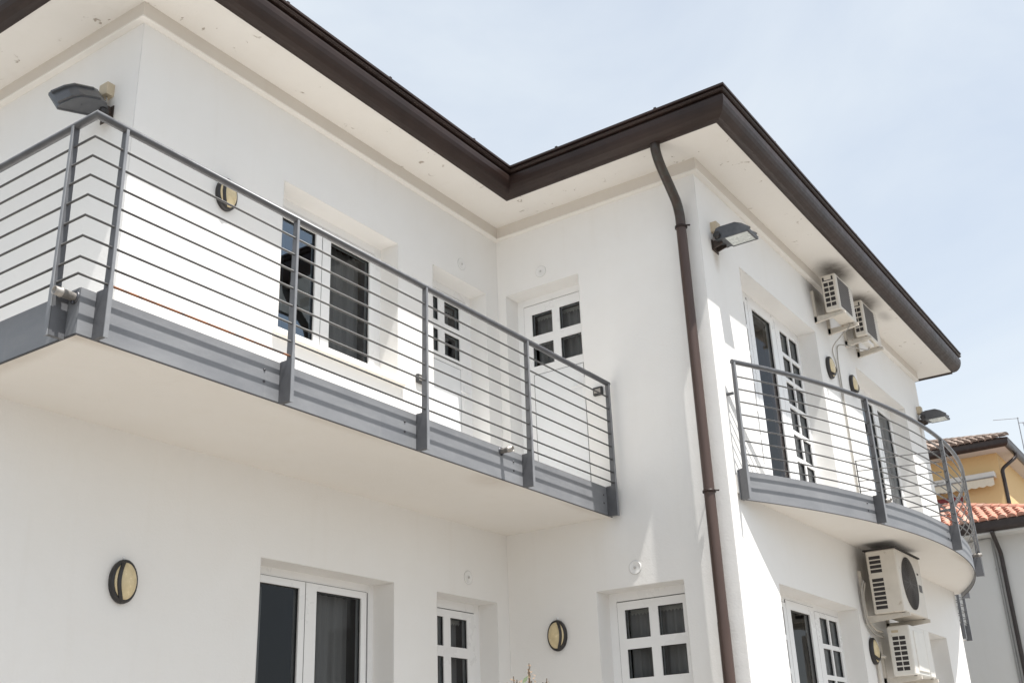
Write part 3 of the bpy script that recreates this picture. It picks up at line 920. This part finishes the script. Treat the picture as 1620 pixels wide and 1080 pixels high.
# drain spouts through the fascias
def spout(p, out, ln=0.11, rad=0.021):
    p = Vector(p); o = Vector((*out, 0)).normalized()
    m_ = MB(); n = 16
    m_.lathe(p, o, [(rad, -0.02), (rad, ln * 0.62), (rad * 1.14, ln * 0.63), (rad * 1.14, ln * 0.72), (rad, ln * 0.73), (rad, ln), (rad * 0.86, ln), (rad * 0.86, 0.0)], n)
    sp = m_.build('drain_spout', 'galvanised', house)
    m_ = MB(); m_.lathe(p, o, [(rad * 1.5, -0.001), (rad * 1.5, 0.006), (rad * 1.02, 0.008)], n); m_.build('collar', 'bolt_steel', sp)
    m_ = MB(); m_.tube([p + o * 0.012 + Vector((0, 0, -rad)), p + o * 0.012 + Vector((0, 0, -rad - 0.014))], 0.008, 6); m_.build('clamp', 'bolt_steel', sp)
spout((-1.700, -B, 3.885), (0, -1))
spout((XC, -1.098, 3.872), (-1, 0), 0.12, 0.023)
for x in (2.06, 5.62):
    q_ = arc(x); d_ = (q_ - Vector(AC_)).normalized(); spout((q_.x, q_.y, 3.880), (d_.x, d_.y))

# ------------------------------------------------------------------ bulkhead wall lamps
def wall_lamp(fr, a, z, turn, label):
    p = Vector(fr.P(a, 0, z)); nn = fr.n; uu = fr.u; kk = Vector((0, 0, 1))
    t_ = thing('wall_lamp', label, 'lamp', p, 'bulkhead wall lamps')
    rx, rz = 0.092, 0.128
    m_ = MB(); m_.lathe(p, nn, [(1.0, -0.004), (1.04, 0.012), (1.02, 0.034), (0.90, 0.044), (0.86, 0.040)], 36, rx, rz)
    m_.build('base', 'lamp_black', t_, fixn=True)
    H = 0.040
    m_ = MB(); m_.lathe(p + nn * 0.03, nn, [(0.90 * math.cos(R(x)), H * math.sin(R(x))) for x in range(0, 91, 10)], 36, rx, rz)
    m_.build('lens', 'lamp_glass', t_, fixn=True)
    # black rib arching over the lens, off centre
    rb = MB(); c0 = 0.66; hw = 0.095
    ca, sa = math.cos(turn), math.sin(turn)
    vs_, fs_ = [], []
    N = 22
    for i in range(N + 1):
        v_ = -0.98 + 1.96 * i / N
        bow = c0 - 0.16 * v_ * v_ + 0.0
        for w_, ex in ((-hw, 0.0), (-hw, 0.010), (hw, 0.010), (hw, 0.0)):
            x_, y_ = bow * math.sqrt(max(0.0, 1 - v_ * v_)) * 1.0 + w_ + 0.0, v_
            rr = min(0.999, math.hypot(x_, y_) / 0.93)
            hgt = 0.03 + H * math.sqrt(max(0.0, 1 - rr * rr)) + ex
            X, Y = x_ * ca - y_ * sa, x_ * sa + y_ * ca
            vs_.append(p + nn * hgt + uu * (X * rx) + kk * (Y * rz))
    for i in range(N):
        for j in range(4):
            a_, b2 = i * 4 + j, i * 4 + (j + 1) % 4
            fs_.append((a_, b2, b2 + 4, a_ + 4))
    fs_ += [(0, 1, 2, 3), (N * 4, N * 4 + 3, N * 4 + 2, N * 4 + 1)]
    rb.add(vs_, fs_); rb.build('rib', 'lamp_black', t_, fixn=True)
    m_ = MB(); m_.lathe(p + kk * (rz * 1.12), nn, [(0.012, 0.0), (0.012, 0.006), (0, 0.008)], 8); m_.build('fixing', 'vent_white', t_)
    return t_
wall_lamp(F_main, -4.14, 2.746, math.pi, 'oval cream lamp with black rim on the wall under the long balcony')
wall_lamp(F_main, -3.56, 5.670, math.pi, 'oval cream lamp with black rim above the long railing near the upper window')
wall_lamp(F_side, 0.515, 2.723, 0.0, 'oval cream lamp with black rim beside the ground floor door of the wing side wall')
wall_lamp(F_front, 3.26, 5.745, R(-60), 'oval cream lamp under the pair of air conditioners, nearer the tall window')
wall_lamp(F_front, 4.06, 5.755, R(-60), 'oval cream lamp just behind the curved handrail, left of the far window')
wall_lamp(F_front, 3.24, 2.665, R(-75), 'oval cream lamp left of the lowest air conditioner')

# ------------------------------------------------------------------ floodlights with junction boxes
def floodlight(p, out, label, jlabel, roll=0.0, pitch=0.0):
    """p = point on the wall at the glass height, out = direction it points"""
    p = Vector(p); o = Vector((*out, 0)); u = Vector((-o.y, o.x, 0)); k = Vector((0, 0, 1))
    t_ = thing('floodlight', label, 'floodlight', p, 'wall floodlights')
    G0 = lambda d, s_, z: tuple(p + o * d + u * s_ + k * z)
    cr_, sr_ = math.cos(roll), math.sin(roll)
    def G(d, s_, z):                                     # the head may be swivelled about its arm
        z = z * 0.68 - 0.04; d = d * 0.95
        cp_, sp_ = math.cos(pitch), math.sin(pitch)
        d, z = 0.05 + (d - 0.05) * cp_ + z * sp_, z * cp_ - (d - 0.05) * sp_
        return tuple(p + o * d + u * (s_ * cr_ + z * sr_) + k * (z * cr_ - s_ * sr_ + 0.045))
    HW = 0.105
    prof_ = [(0.055, 0.010), (0.050, 0.090), (0.075, 0.168), (0.11, 0.182), (0.255, 0.178), (0.315, 0.140), (0.400, 0.045), (0.415, 0.012), (0.405, 0.0), (0.070, 0.0)]
    m_ = MB(); m_.prism([G(d, -HW, z) for d, z in prof_], [G(d, HW, z) for d, z in prof_])
    m_.build('housing', 'flood_body', t_, bevel=0.012, fixn=True)
    m_ = MB()
    for s_ in (-0.075, 0.075):
        m_.sweep([G(0.12, s_ - 0.014, 0.172), G(0.12, s_ + 0.014, 0.172), G(0.12, s_ + 0.010, 0.198), G(0.12, s_ - 0.010, 0.198)], [G(0.12, s_, 0.18), G(0.26, s_, 0.178), G(0.325, s_, 0.135), G(0.405, s_, 0.045)])
    m_.build('cooling_fin', 'flood_body', t_, fixn=True)
    m_ = MB(); m_.hexa([G(0.155, -0.10, -0.006), G(0.385, -0.10, -0.006), G(0.385, 0.10, -0.006), G(0.155, 0.10, -0.006), G(0.155, -0.10, 0.004), G(0.385, -0.10, 0.004), G(0.385, 0.10, 0.004), G(0.155, 0.10, 0.004)])
    m_.build('glass', 'flood_reflector', t_)
    m_ = MB(); 
    for d0, d1, s0, s1 in ((0.145, 0.155, -0.112, 0.112), (0.385, 0.408, -0.112, 0.112), (0.155, 0.385, -0.112, -0.10), (0.155, 0.385, 0.10, 0.112)):
        m_.hexa([G(d0, s0, -0.011), G(d1, s0, -0.011), G(d1, s1, -0.011), G(d0, s1, -0.011), G(d0, s0, 0.003), G(d1, s0, 0.003), G(d1, s1, 0.003), G(d0, s1, 0.003)])
    m_.build('glass_rim', 'flood_body', t_)
    for s_ in (-1, 1):
        m_ = MB(); m_.lathe(G(0.085, s_ * (HW + 0.0), 0.060), u * s_, [(0.032, 0), (0.034, 0.022), (0.026, 0.030), (0, 0.031)], 14); m_.build('knob', 'lamp_black', t_)
    for s_ in (-1, 1):
        m_ = MB(); m_.hexa([G0(-0.002, s_ * 0.045 - 0.006, -0.045), G0(0.10, s_ * 0.045 - 0.006, -0.020), G0(0.10, s_ * 0.045 + 0.006, -0.020), G0(-0.002, s_ * 0.045 + 0.006, -0.045), G0(-0.002, s_ * 0.045 - 0.006, 0.035), G0(0.10, s_ * 0.045 - 0.006, 0.030), G0(0.10, s_ * 0.045 + 0.006, 0.030), G0(-0.002, s_ * 0.045 + 0.006, 0.035)])
        m_.build('bracket', 'flood_bracket', t_)
    m_ = MB(); m_.hexa([G0(-0.004, -0.07, -0.06), G0(0.008, -0.07, -0.06), G0(0.008, 0.07, -0.06), G0(-0.004, 0.07, -0.06), G0(-0.004, -0.07, 0.045), G0(0.008, -0.07, 0.045), G0(0.008, 0.07, 0.045), G0(-0.004, 0.07, 0.045)])
    m_.build('wall_plate', 'flood_bracket', t_)
    m_ = MB(); m_.tube(smooth_path([G0(0.03, 0.0, 0.14), G0(0.035, 0.02, 0.10), G0(0.05, 0.03, 0.06), G0(0.07, 0.03, 0.03)], 4), 0.006, 8); m_.build('cable', 'hose_grey', t_)
    m_ = MB(); m_.hexa([G0(-0.004, -0.048, 0.130), G0(0.062, -0.048, 0.130), G0(0.062, 0.048, 0.130), G0(-0.004, 0.048, 0.130), G0(-0.004, -0.048, 0.232), G0(0.062, -0.048, 0.232), G0(0.062, 0.048, 0.232), G0(-0.004, 0.048, 0.232)])
    j = m_.build('junction_box', 'junction_beige', None, bevel=0.005)
    tag(j, jlabel, 'junction box', 'junction boxes')
    return t_
floodlight((0.31, -D, 6.085), (0, -1), 'dark floodlight on the wing front beside the downpipe', 'beige junction box above the floodlight beside the downpipe')
floodlight((7.12, -D, 6.045), (0, -1), 'dark floodlight at the far end of the wing above the curved railing', 'beige junction box at the far end of the wing')
floodlight((-L, 0.31, 6.060), (-1, 0), 'dark floodlight on the left wall above the railing corner', 'beige junction box on the left wall above the railing corner', R(52), R(17))

# ------------------------------------------------------------------ air conditioners
def ac_unit(x0, x1, yb, yf, z0, z1, kind, label, mat):
    t_ = thing('air_conditioner', label, 'air conditioner', ((x0 + x1) / 2, yb, z0), 'outdoor air conditioner units')
    m_ = MB(); m_.box(x0, x1, yf, yb, z0, z1); m_.build('casing', mat, t_, bevel=0.014)
    hh, dd, wd = z1 - z0, yb - yf, x1 - x0
    if kind == 'grid2':                                  # two columns of dark windows in the end face
        nr, za, zb_ = 5, z0 + hh * 0.10, z0 + hh * 0.80
        ys = [(yf + dd * 0.20, yf + dd * 0.50), (yf + dd * 0.56, yf + dd * 0.86)]
    elif kind == 'grid7':
        nr, za, zb_ = 7, z0 + hh * 0.09, z0 + hh * 0.80
        ys = [(yf + dd * 0.24, yf + dd * 0.50), (yf + dd * 0.54, yf + dd * 0.80)]
    else:
        nr, za, zb_ = 12, z0 + hh * 0.06, z0 + hh * 0.92
        ys = [(yf + dd * 0.52, yf + dd * 0.90)]
    st_ = (zb_ - za) / nr
    for k in range(nr):
        if kind == 'slots' and k == 7: continue
        for (ya, yb_) in ys:
            s_ = MB(); s_.box(x0 - 0.0015, x0 + 0.012, ya, yb_, za + k * st_ + st_ * 0.12, za + (k + 1) * st_ - st_ * 0.16)
            s_.build('vent_slot', 'ac_slot', t_)
    if kind == 'grid2':
        s_ = MB(); s_.box(x0 - 0.0015, x0 + 0.01, yf + dd * 0.18, yf + dd * 0.30, z0 + hh * 0.83, z0 + hh * 0.94); s_.box(x0 - 0.0015, x0 + 0.01, yf + dd * 0.78, yf + dd * 0.90, z0 + hh * 0.83, z0 + hh * 0.94); s_.box(x0 - 0.0015, x0 + 0.01, yf + dd * 0.30, yf + dd * 0.78, z0 + hh * 0.83, z0 + hh * 0.85)
        s_.build('vent_slot', 'ac_slot', t_)
    if kind == 'grid7':
        s_ = MB(); s_.box(x0 - 0.003, x0 + 0.01, yf + dd * 0.50, yf + dd * 0.80, z0 + hh * 0.86, z0 + hh * 0.91); s_.build('name_plate', 'junction_beige', t_)
    # fan opening in the front
    if kind == 'slots':
        cx, cz, rr = x0 + wd * 0.43, z0 + hh * 0.50, hh * 0.42
        s_ = MB(); s_.lathe((cx, yf + 0.004, cz), (0, -1, 0), [(rr, 0.0), (rr, 0.0055), (0, 0.0055)], 36); o_ = s_.build('fan_opening', 'ac_slot', t_)
        s_ = MB()
        for q2 in range(1, 15):
            r_ = rr * q2 / 14
            s_.lathe((cx, yf - 0.0025, cz), (0, -1, 0), [(r_ - 0.003, 0), (r_ + 0.003, 0), (r_ + 0.003, 0.004), (r_ - 0.003, 0.004), (r_ - 0.003, 0)], 36)
        for q2 in range(16):
            a = q2 * math.pi / 8
            s_.tube([(cx, yf - 0.004, cz), (cx + rr * math.cos(a), yf - 0.004, cz + rr * math.sin(a))], 0.003, 5)
        s_.build('fan_guard', 'ac_mesh', t_)
        s_ = MB(); s_.box(x0 + wd * 0.80, x0 + wd * 0.93, yf - 0.002, yf + 0.01, z0 + hh * 0.42, z0 + hh * 0.54); s_.build('name_plate', 'ac_mesh', t_)
        s_ = MB(); s_.box(x0 + wd * 0.80, x0 + wd * 0.86, yf - 0.002, yf + 0.01, z0 + hh * 0.70, z0 + hh * 0.73); s_.build('name_plate', 'ac_slot', t_)
        s_ = MB(); s_.box(x0 - 0.012, x1 + 0.012, yf - 0.012, yb + 0.02, z1 + 0.001, z1 + 0.014); s_.build('lid', 'ac_slot', t_)
    elif kind == 'grid2':
        s_ = MB(); s_.box(x0 + wd * 0.10, x0 + wd * 0.74, yf - 0.003, yf + 0.01, z0 + hh * 0.10, z0 + hh * 0.93); s_.build('fan_opening', 'ac_mesh', t_, bevel=0.001)
        s_ = MB()
        for q2 in range(1, 12):
            zz = z0 + hh * (0.10 + 0.83 * q2 / 12); s_.box(x0 + wd * 0.10, x0 + wd * 0.74, yf - 0.007, yf - 0.004, zz - 0.0025, zz + 0.0025)
        s_.build('fan_guard', 'ac_guard', t_)
    else:
        s_ = MB(); s_.box(x0 + wd * 0.16, x0 + wd * 0.66, yf - 0.010, yf + 0.01, z0 + hh * 0.08, z0 + hh * 0.90); s_.build('fan_cover', 'ac_white', t_, bevel=0.008)
        s_ = MB(); s_.box(x0 + wd * 0.70, x0 + wd * 0.715, yf - 0.001, yf + 0.01, z0 + hh * 0.03, z0 + hh * 0.97); s_.build('casing_seam', 'ac_aged', t_)
    # wall brackets
    for xb in (x0 + 0.05, x1 - 0.09):
        b_ = MB(); b_.box(xb, xb + 0.035, -D - 0.030, -D + 0.002, z0 - 0.07, z0 + hh * 0.72)
        lo_ = [(xb, -D - 0.002, z0 - 0.075), (xb, yf - 0.03, z0 - 0.040), (xb, yf - 0.03, z0 - 0.006), (xb, -D - 0.002, z0 - 0.004)]
        b_.prism(lo_, [(xb + 0.036, y, z) for x, y, z in lo_])
        b_.build('bracket', 'ac_bracket', t_, fixn=True)
    for (fx, fy) in ((x0 + 0.067, yf + 0.03), (x1 - 0.072, yf + 0.03)):
        f_ = MB(); f_.lathe((fx, fy, z0 - 0.006), (0, 0, 1), [(0.016, 0), (0.016, 0.010)], 10); f_.build('rubber_foot', 'rubber_black', t_)
    return t_
a1_ = ac_unit(2.955, 3.545, -2.392, -2.560, 6.285, 6.722, 'grid2', 'upper air conditioner under the eaves nearer the downpipe, with soot above', 'ac_aged')
a2_ = ac_unit(4.010, 4.610, -2.392, -2.525, 6.325, 6.775, 'grid2', 'upper air conditioner under the eaves farther from the downpipe', 'ac_aged')
a3_ = ac_unit(3.105, 3.985, -2.360, -2.665, 3.005, 3.640, 'slots', 'big aged air conditioner with round fan just under the curved balcony', 'ac_aged')
a4_ = ac_unit(3.440, 4.190, -2.360, -2.590, 2.418, 2.915, 'grid7', 'lowest white air conditioner beside the small oval lamp', 'ac_white')
def hose(parent, pts, r_=0.012, mat='hose_grey'):
    m_ = MB(); m_.tube(smooth_path(pts, 6), r_, 8); return m_.build('hose', mat, parent)
hose(a1_, [(3.45, -2.50, 6.27), (3.40, -2.48, 6.20), (3.36, -2.40, 6.12), (3.42, -2.27, 6.02), (3.52, -2.255, 5.85), (3.55, -2.255, 5.4), (3.55, -2.255, 3.95)], 0.0065)
hose(a2_, [(4.35, -2.45, 6.30), (4.20, -2.45, 6.20), (3.95, -2.38, 6.17), (3.72, -2.27, 6.16), (3.62, -2.258, 6.02), (3.60, -2.256, 5.6), (3.60, -2.256, 3.95)], 0.0075)
hose(a3_, [(3.10, -2.30, 3.35), (3.08, -2.275, 3.25), (3.09, -2.27, 3.05), (3.13, -2.27, 2.93), (3.28, -2.28, 2.84), (3.47, -2.30, 2.82)], 0.014)
hose(a3_, [(3.15, -2.30, 3.33), (3.12, -2.275, 3.2), (3.13, -2.275, 3.05), (3.18, -2.275, 2.95), (3.32, -2.29, 2.88), (3.47, -2.31, 2.87)], 0.010, 'ac_bracket')
hose(a4_, [(3.45, -2.30, 2.62), (3.36, -2.27, 2.62), (3.30, -2.262, 2.60), (3.29, -2.262, 2.4), (3.29, -2.262, 1.2)], 0.016, 'ac_bracket')
m_ = MB(); m_.box(4.10, 4.34, -2.50, -2.42, 6.265, 6.31); m_.build('cable_box', 'ac_white', a2_, bevel=0.004)

# ------------------------------------------------------------------ small black sockets
def socket(fr, a, z, label):
    p = Vector(fr.P(a, 0, z))
    t_ = thing('wall_socket', label, 'socket', p, 'outdoor wall sockets')
    m_ = MB(); fr.box(m_, a - 0.048, a + 0.048, -0.032, 0.002, z - 0.040, z + 0.040); m_.build('box', 'socket_black', t_, bevel=0.008)
    m_ = MB(); fr.box(m_, a - 0.034, a + 0.034, -0.036, -0.030, z - 0.022, z + 0.020); m_.build('cover', 'galvanised', t_, bevel=0.003)
socket(F_main, -1.274, 4.859, 'small black socket on the main wall right of the upper window')
socket(F_side, 1.085, 4.842, 'small black socket on the wing wall beside the handrail end')

# ------------------------------------------------------------------ far part of the row: white block with a balcony
rear = thing('rear_house', 'white house block behind the wing with its own steel-railed balcony', 'house', (13.5, -0.2, 0))
m_ = MB(); m_.box(11.2, 15.4, -0.20, 5.5, 0, 6.6); m_.build('wall', 'plaster', rear)
m_ = MB(); m_.box(11.0, 15.6, -0.45, 5.7, 6.60, 6.75); m_.build('roof', 'gutter_copper', rear)
m_ = MB(); m_.box(12.45, 13.02, -1.05, -0.18, ZB + 0.004, ZF - 0.04); m_.build('balcony_slab', 'slab_paint', rear)
rail3 = thing('balcony_railing', 'distant grey railing seen end-on below the curved balcony', 'railing', (13.9, -1.1, ZB))
m_ = MB(); m_.box(12.442, 12.45, -1.06, -0.2, ZB, ZF); m_.build('fascia_panel', 'grey_steel', rail3)
m_ = MB(); m_.box(12.451, 13.02, -1.06, -1.052, ZB, ZF); m_.build('fascia_panel', 'grey_steel', rail3)
m_ = MB(); m_.box(13.021, 13.029, -1.06, -0.2, ZB, ZF); m_.build('fascia_panel', 'grey_steel', rail3)
for p, o_ in (((12.52, -1.06), (0, -1)), ((12.95, -1.06), (0, -1))):
    post_at(rail3, p, o_)
for z in BARS:
    b_ = MB(); b_.tube([(12.37, -0.2, z), (12.37, -1.132, z), (13.02, -1.132, z), (13.02, -0.2, z)], 0.0068, 6); b_.build('bar', 'bar_steel', rail3)
b_ = MB(); b_.tube([(12.37, -0.2, ZR), (12.37, -1.132, ZR), (13.02, -1.132, ZR), (13.02, -0.2, ZR)], 0.0225, 10); b_.build('handrail', 'rail_steel', rail3)

# ------------------------------------------------------------------ neighbours
def tile_mesh(name, wd, ln, mat):
    """one half-round cover tile, open below, tapering up the slope; along +Y, lying at z 0"""
    m_ = MB(); n = 7
    lo_, hi_ = [], []
    for k in range(n + 1):
        a = math.pi * k / n
        lo_.append((-math.cos(a) * wd * 0.5, 0, math.sin(a) * wd * 0.42))
        hi_.append((-math.cos(a) * wd * 0.40, ln, math.sin(a) * wd * 0.33))
    vs_ = lo_ + hi_; fs_ = [(k, k + 1, n + 2 + k, n + 1 + k) for k in range(n)]
    m_.add(vs_, fs_, True)
    m_.add([lo_[0]] + lo_[1:], [tuple(range(n + 1))])
    return m_.mesh(name, mat)

def hip_roof(parent, x0, yc, z0, slope, depth, ylen, tile, mat_tile, mat_roof, name='roof'):
    """west-facing slope (rises in +X) that ends in a hip at yc, plus the south slope"""
    tn = math.tan(slope)
    m_ = MB()
    A, B_, C_, D_ = (x0, yc, z0), (x0, yc + ylen, z0), (x0 + depth, yc + ylen, z0 + depth * tn), (x0 + depth, yc + depth, z0 + depth * tn)
    E_, F_ = (x0 + depth + 8, yc, z0), (x0 + depth + 8, yc + depth, z0 + depth * tn)
    m_.add([A, B_, C_, D_, E_, F_], [(0, 1, 2, 3), (0, 3, 5, 4)])
    m_.add([(x0, yc, z0 - 0.05), (x0, yc + ylen, z0 - 0.05), (x0 + depth + 8, yc + ylen, z0 - 0.05), (x0 + depth + 8, yc, z0 - 0.05)], [(0, 1, 2, 3)])
    rf_ = m_.build(name, mat_roof, parent)
    wd, ln, exp = tile
    tm = tile_mesh('roof_tile', wd * 0.98, ln, mat_tile)
    rows = int(depth / math.cos(slope) / exp); count = 0
    for r_ in range(rows):
        s_ = r_ * exp; hx = s_ * math.cos(slope)
        y = yc + hx + wd * 0.6
        while y < yc + ylen - wd * 0.5 and count < 290:
            o = bpy.data.objects.new('roof_tile', tm); COL.objects.link(o)
            o.parent = rf_
            o.rotation_euler = (Matrix.Rotation(-math.pi / 2, 3, 'Z').to_4x4() @ Matrix.Rotation(slope + R(random.uniform(-1.2, 1.8)), 3, 'X').to_4x4()).to_euler()
            o.location = Vector((x0 - 0.05 + hx + random.uniform(-.012, .012), y + random.uniform(-.008, .008), z0 + 0.012 + s_ * math.sin(slope))) - parent.location - rf_.location
            y += wd; count += 1
    # hip ridge tiles
    hl = Vector((1, 1, tn)); nrm = hl.normalized()
    tr = tile_mesh('ridge_tile', wd * 1.15, ln * 1.15, mat_tile)
    d = 0.05
    while d < depth * math.sqrt(2) * 1.02:
        o = bpy.data.objects.new('ridge_tile', tr); COL.objects.link(o); o.parent = rf_
        o.rotation_euler = (Matrix.Rotation(-math.pi / 4, 3, 'Z') @ Matrix.Rotation(math.asin(nrm.z) + R(random.uniform(0, 2)), 3, 'X')).to_euler()
        o.location = Vector((x0, yc, z0 + 0.05)) + nrm * d - parent.location - rf_.location
        d += exp * 1.05
    return rf_

wn2 = thing('neighbour_house', 'low white neighbouring house with terracotta tiled roof and brown downpipe', 'house', (18.6, 0, 0))
m_ = MB(); m_.box(18.55, 27, -1.62, 3.2, 0, 6.50); m_.build('wall', 'neighbour_plaster', wn2)
hip_roof(wn2, 18.0, -2.35, 6.70, R(19.8), 2.7, 5.4, (0.205, 0.40, 0.30), 'terracotta', 'roof_brown')
m_ = MB(); m_.box(18.06, 27, -2.25, 3.2, 6.43, 6.50); m_.build('soffit', 'neighbour_plaster', wn2)
gp_ = [(0.0, 6.47)] + [(0.02 + 0.10 * math.sin(R(15 * k)), 6.47 + 0.11 * (1 - math.cos(R(15 * k)))) for k in range(7)] + [(0.125, 6.66), (0.135, 6.69), (0.0, 6.69)]
m_ = MB(); plan_sweep(m_, gp_, [(18.06, 3.2), (18.06, -2.27), (27, -2.27)]); m_.build('gutter', 'dark_gutter', wn2, fixn=True)
m_ = MB(); m_.tube(smooth_path([(18.0, -0.93, 6.47), (18.02, -0.93, 6.40), (18.3, -0.93, 6.20), (18.47, -0.93, 6.05), (18.49, -0.93, 5.9), (18.49, -0.93, 5.7)], 4) + [(18.49, -0.93, 0)], 0.048, 10)
m_.build('downpipe', 'dark_gutter', wn2)
m_ = MB(); m_.tube([(18.51, -0.80, 6.40), (18.51, -0.80, 0)], 0.034, 8); m_.lathe((18.51, -0.80, 5.68), (0, 0, 1), [(0.045, 0), (0.045, 0.05)], 10); m_.build('drain_pipe', 'grey_pipe', wn2)
m_ = MB(); m_.tube(smooth_path([(18.51, -0.80, 6.38), (18.51, -0.72, 6.42), (18.52, -0.5, 6.40), (18.52, -0.2, 6.38)], 4), 0.012, 6); m_.build('cable', 'grey_pipe', wn2)

yh = thing('yellow_house', 'ochre yellow house with brown tiled roof beyond the curved balcony', 'house', (24.6, 0, 0))
m_ = MB(); m_.box(24.55, 33, -0.28, 7.5, 0, 9.92); m_.build('wall', 'yellow_plaster', yh)
hip_roof(yh, 23.9, -0.75, 10.11, R(19), 3.0, 5.0, (0.19, 0.40, 0.30), 'old_tile', 'roof_brown')
m_ = MB(); m_.box(23.98, 33, -0.62, 7.5, 9.88, 9.94); m_.build('soffit', 'neighbour_plaster', yh)
gp_ = [(0.0, 9.87)] + [(0.02 + 0.10 * math.sin(R(15 * k)), 9.87 + 0.11 * (1 - math.cos(R(15 * k)))) for k in range(7)] + [(0.125, 10.06), (0.135, 10.09), (0.0, 10.09)]
m_ = MB(); plan_sweep(m_, gp_, [(23.98, 7.5), (23.98, -0.63), (33, -0.63)]); m_.build('gutter', 'dark_gutter', yh, fixn=True)
m_ = MB(); m_.tube(smooth_path([(24.9, -0.72, 9.88), (24.9, -0.70, 9.75), (24.72, -0.50, 9.55), (24.60, -0.36, 9.40), (24.58, -0.34, 9.25), (24.58, -0.34, 9.1)], 4) + [(24.58, -0.34, 0)], 0.05, 10)
m_.build('downpipe', 'dark_gutter', yh)
aw = thing('awning', 'rolled pale awning with scalloped valance on the yellow house', 'awning', (24.4, 0.8, 9.1))
m_ = MB(); m_.box(24.30, 24.56, -0.16, 3.0, 9.16, 9.32); m_.build('cassette', 'awning_box', aw, bevel=0.02)
m_ = MB(); m_.tube([(24.26, -0.14, 9.15), (24.26, 3.0, 9.15)], 0.022, 8); m_.build('front_bar', 'grey_pipe', aw)
vs_, y = [], -0.12
top_, bot_ = [], []
while y < 2.98:
    top_.append((24.262, y, 9.15)); bot_.append((24.25, y, 8.905 + 0.035 * abs(math.sin((y + 0.12) / 0.21 * math.pi)) * -1 + 0.02)); y += 0.021
m_ = MB(); n = len(top_); m_.add(top_ + bot_, [(i, i + 1, n + i + 1, n + i) for i in range(n - 1)]); m_.build('valance', 'awning_cloth', aw)
bl = thing('red_shutter', 'dark red shutter glimpsed through the curved railing above the tiled roof', 'shutter', (24.5, 1.4, 8.5))
m_ = MB(); m_.box(24.47, 24.548, 0.85, 2.1, 8.0, 8.80); m_.build('board', 'red_blind', bl)
m_ = MB()
for k in range(8): m_.box(24.455, 24.475, 0.87, 2.08, 8.03 + k * 0.095, 8.09 + k * 0.095)
m_.build('slat', 'red_blind', bl)
an = thing('tv_antenna', 'thin television aerial on a mast above the yellow house', 'antenna', (25.0, -0.95, 9.6))
m_ = MB(); m_.tube([(25.0, -0.955, 9.6), (25.0, -0.965, 10.90)], 0.014, 6); m_.build('mast', 'antenna_metal', an)
m_ = MB(); m_.tube([(25.0, -0.30, 10.955), (25.0, -1.0, 10.87)], 0.008, 6); m_.build('boom', 'antenna_metal', an)
m_ = MB()
m_.tube([(25.0, -0.96, 10.74), (25.0, -1.5, 10.66)], 0.010, 6)
for k in range(4): m_.tube([(24.9, -1.08 - k * 0.1, 10.68), (25.0, -1.08 - k * 0.1, 10.74 - k * 0.015), (25.1, -1.08 - k * 0.1, 10.62)], 0.008, 5)
m_.build('dipole', 'antenna_metal', an)

# ------------------------------------------------------------------ feathery shrub whose tips reach into the picture
sh = thing('shrub', 'feathery reddish seed heads of a tall plant at the bottom edge', 'plant', (-2.74, -2.0, 0.86))
stems, leaves, seeds = MB(), MB(), MB()
for k in range(9):
    bx, by = -2.74 + random.uniform(-.05, .05), -2.0 + random.uniform(-.05, .05)
    tx, ty = [(-2.74, -2.0), (-2.78, -2.02), (-2.88, -1.98), (-2.60, -2.03), (-2.68, -1.97), (-2.95, -2.0), (-2.66, -2.04), (-2.83, -1.97), (-2.52, -2.0)][k]
    top = [2.185, 2.15, 2.105, 2.105, 2.09, 2.06, 2.08, 2.09, 2.03][k]
    pts = smooth_path([(bx, by, 0.86), ((bx * 2 + tx) / 3, (by * 2 + ty) / 3, 1.4), (tx * .8 + bx * .2, ty * .8 + by * .2, 1.9), (tx, ty, top)], 5)
    stems.tube(pts, 0.0028, 5)
    for q2 in range(44):
        u_ = random.random() ** 0.8
        z = top - u_ * 0.22
        c_ = Vector((tx, ty, z)) + Vector((random.gauss(0, 1), random.gauss(0, 1), 0)) * (0.006 + 0.05 * u_)
        d_ = Vector((random.gauss(0, 1), random.gauss(0, 1), random.gauss(0.6, 0.6))).normalized() * 0.011
        e_ = d_.orthogonal().normalized() * 0.004
        seeds.add([c_ - d_, c_ + e_, c_ + d_, c_ - e_], [(0, 1, 2, 3)])
        if q2 % 4 == 0: stems.tube([(tx, ty, z - 0.02), tuple(c_)], 0.0010, 4)
    for q2 in range(60):
        i = random.randrange(len(pts) * 3 // 4)
        c_ = Vector(pts[i]) + Vector((random.gauss(0, .06), random.gauss(0, .06), random.gauss(0, .05)))
        d_ = Vector((random.gauss(0, 1), random.gauss(0, 1), random.gauss(0.2, 0.5))).normalized() * 0.04
        e_ = d_.orthogonal().normalized() * 0.011
        leaves.add([c_ - d_, c_ + e_, c_ + d_, c_ - e_], [(0, 1, 2, 3)])
stems.build('stem', 'stem_brown', sh); leaves.build('foliage', 'leaf_green', sh); seeds.build('seed_head', 'seed_red', sh)
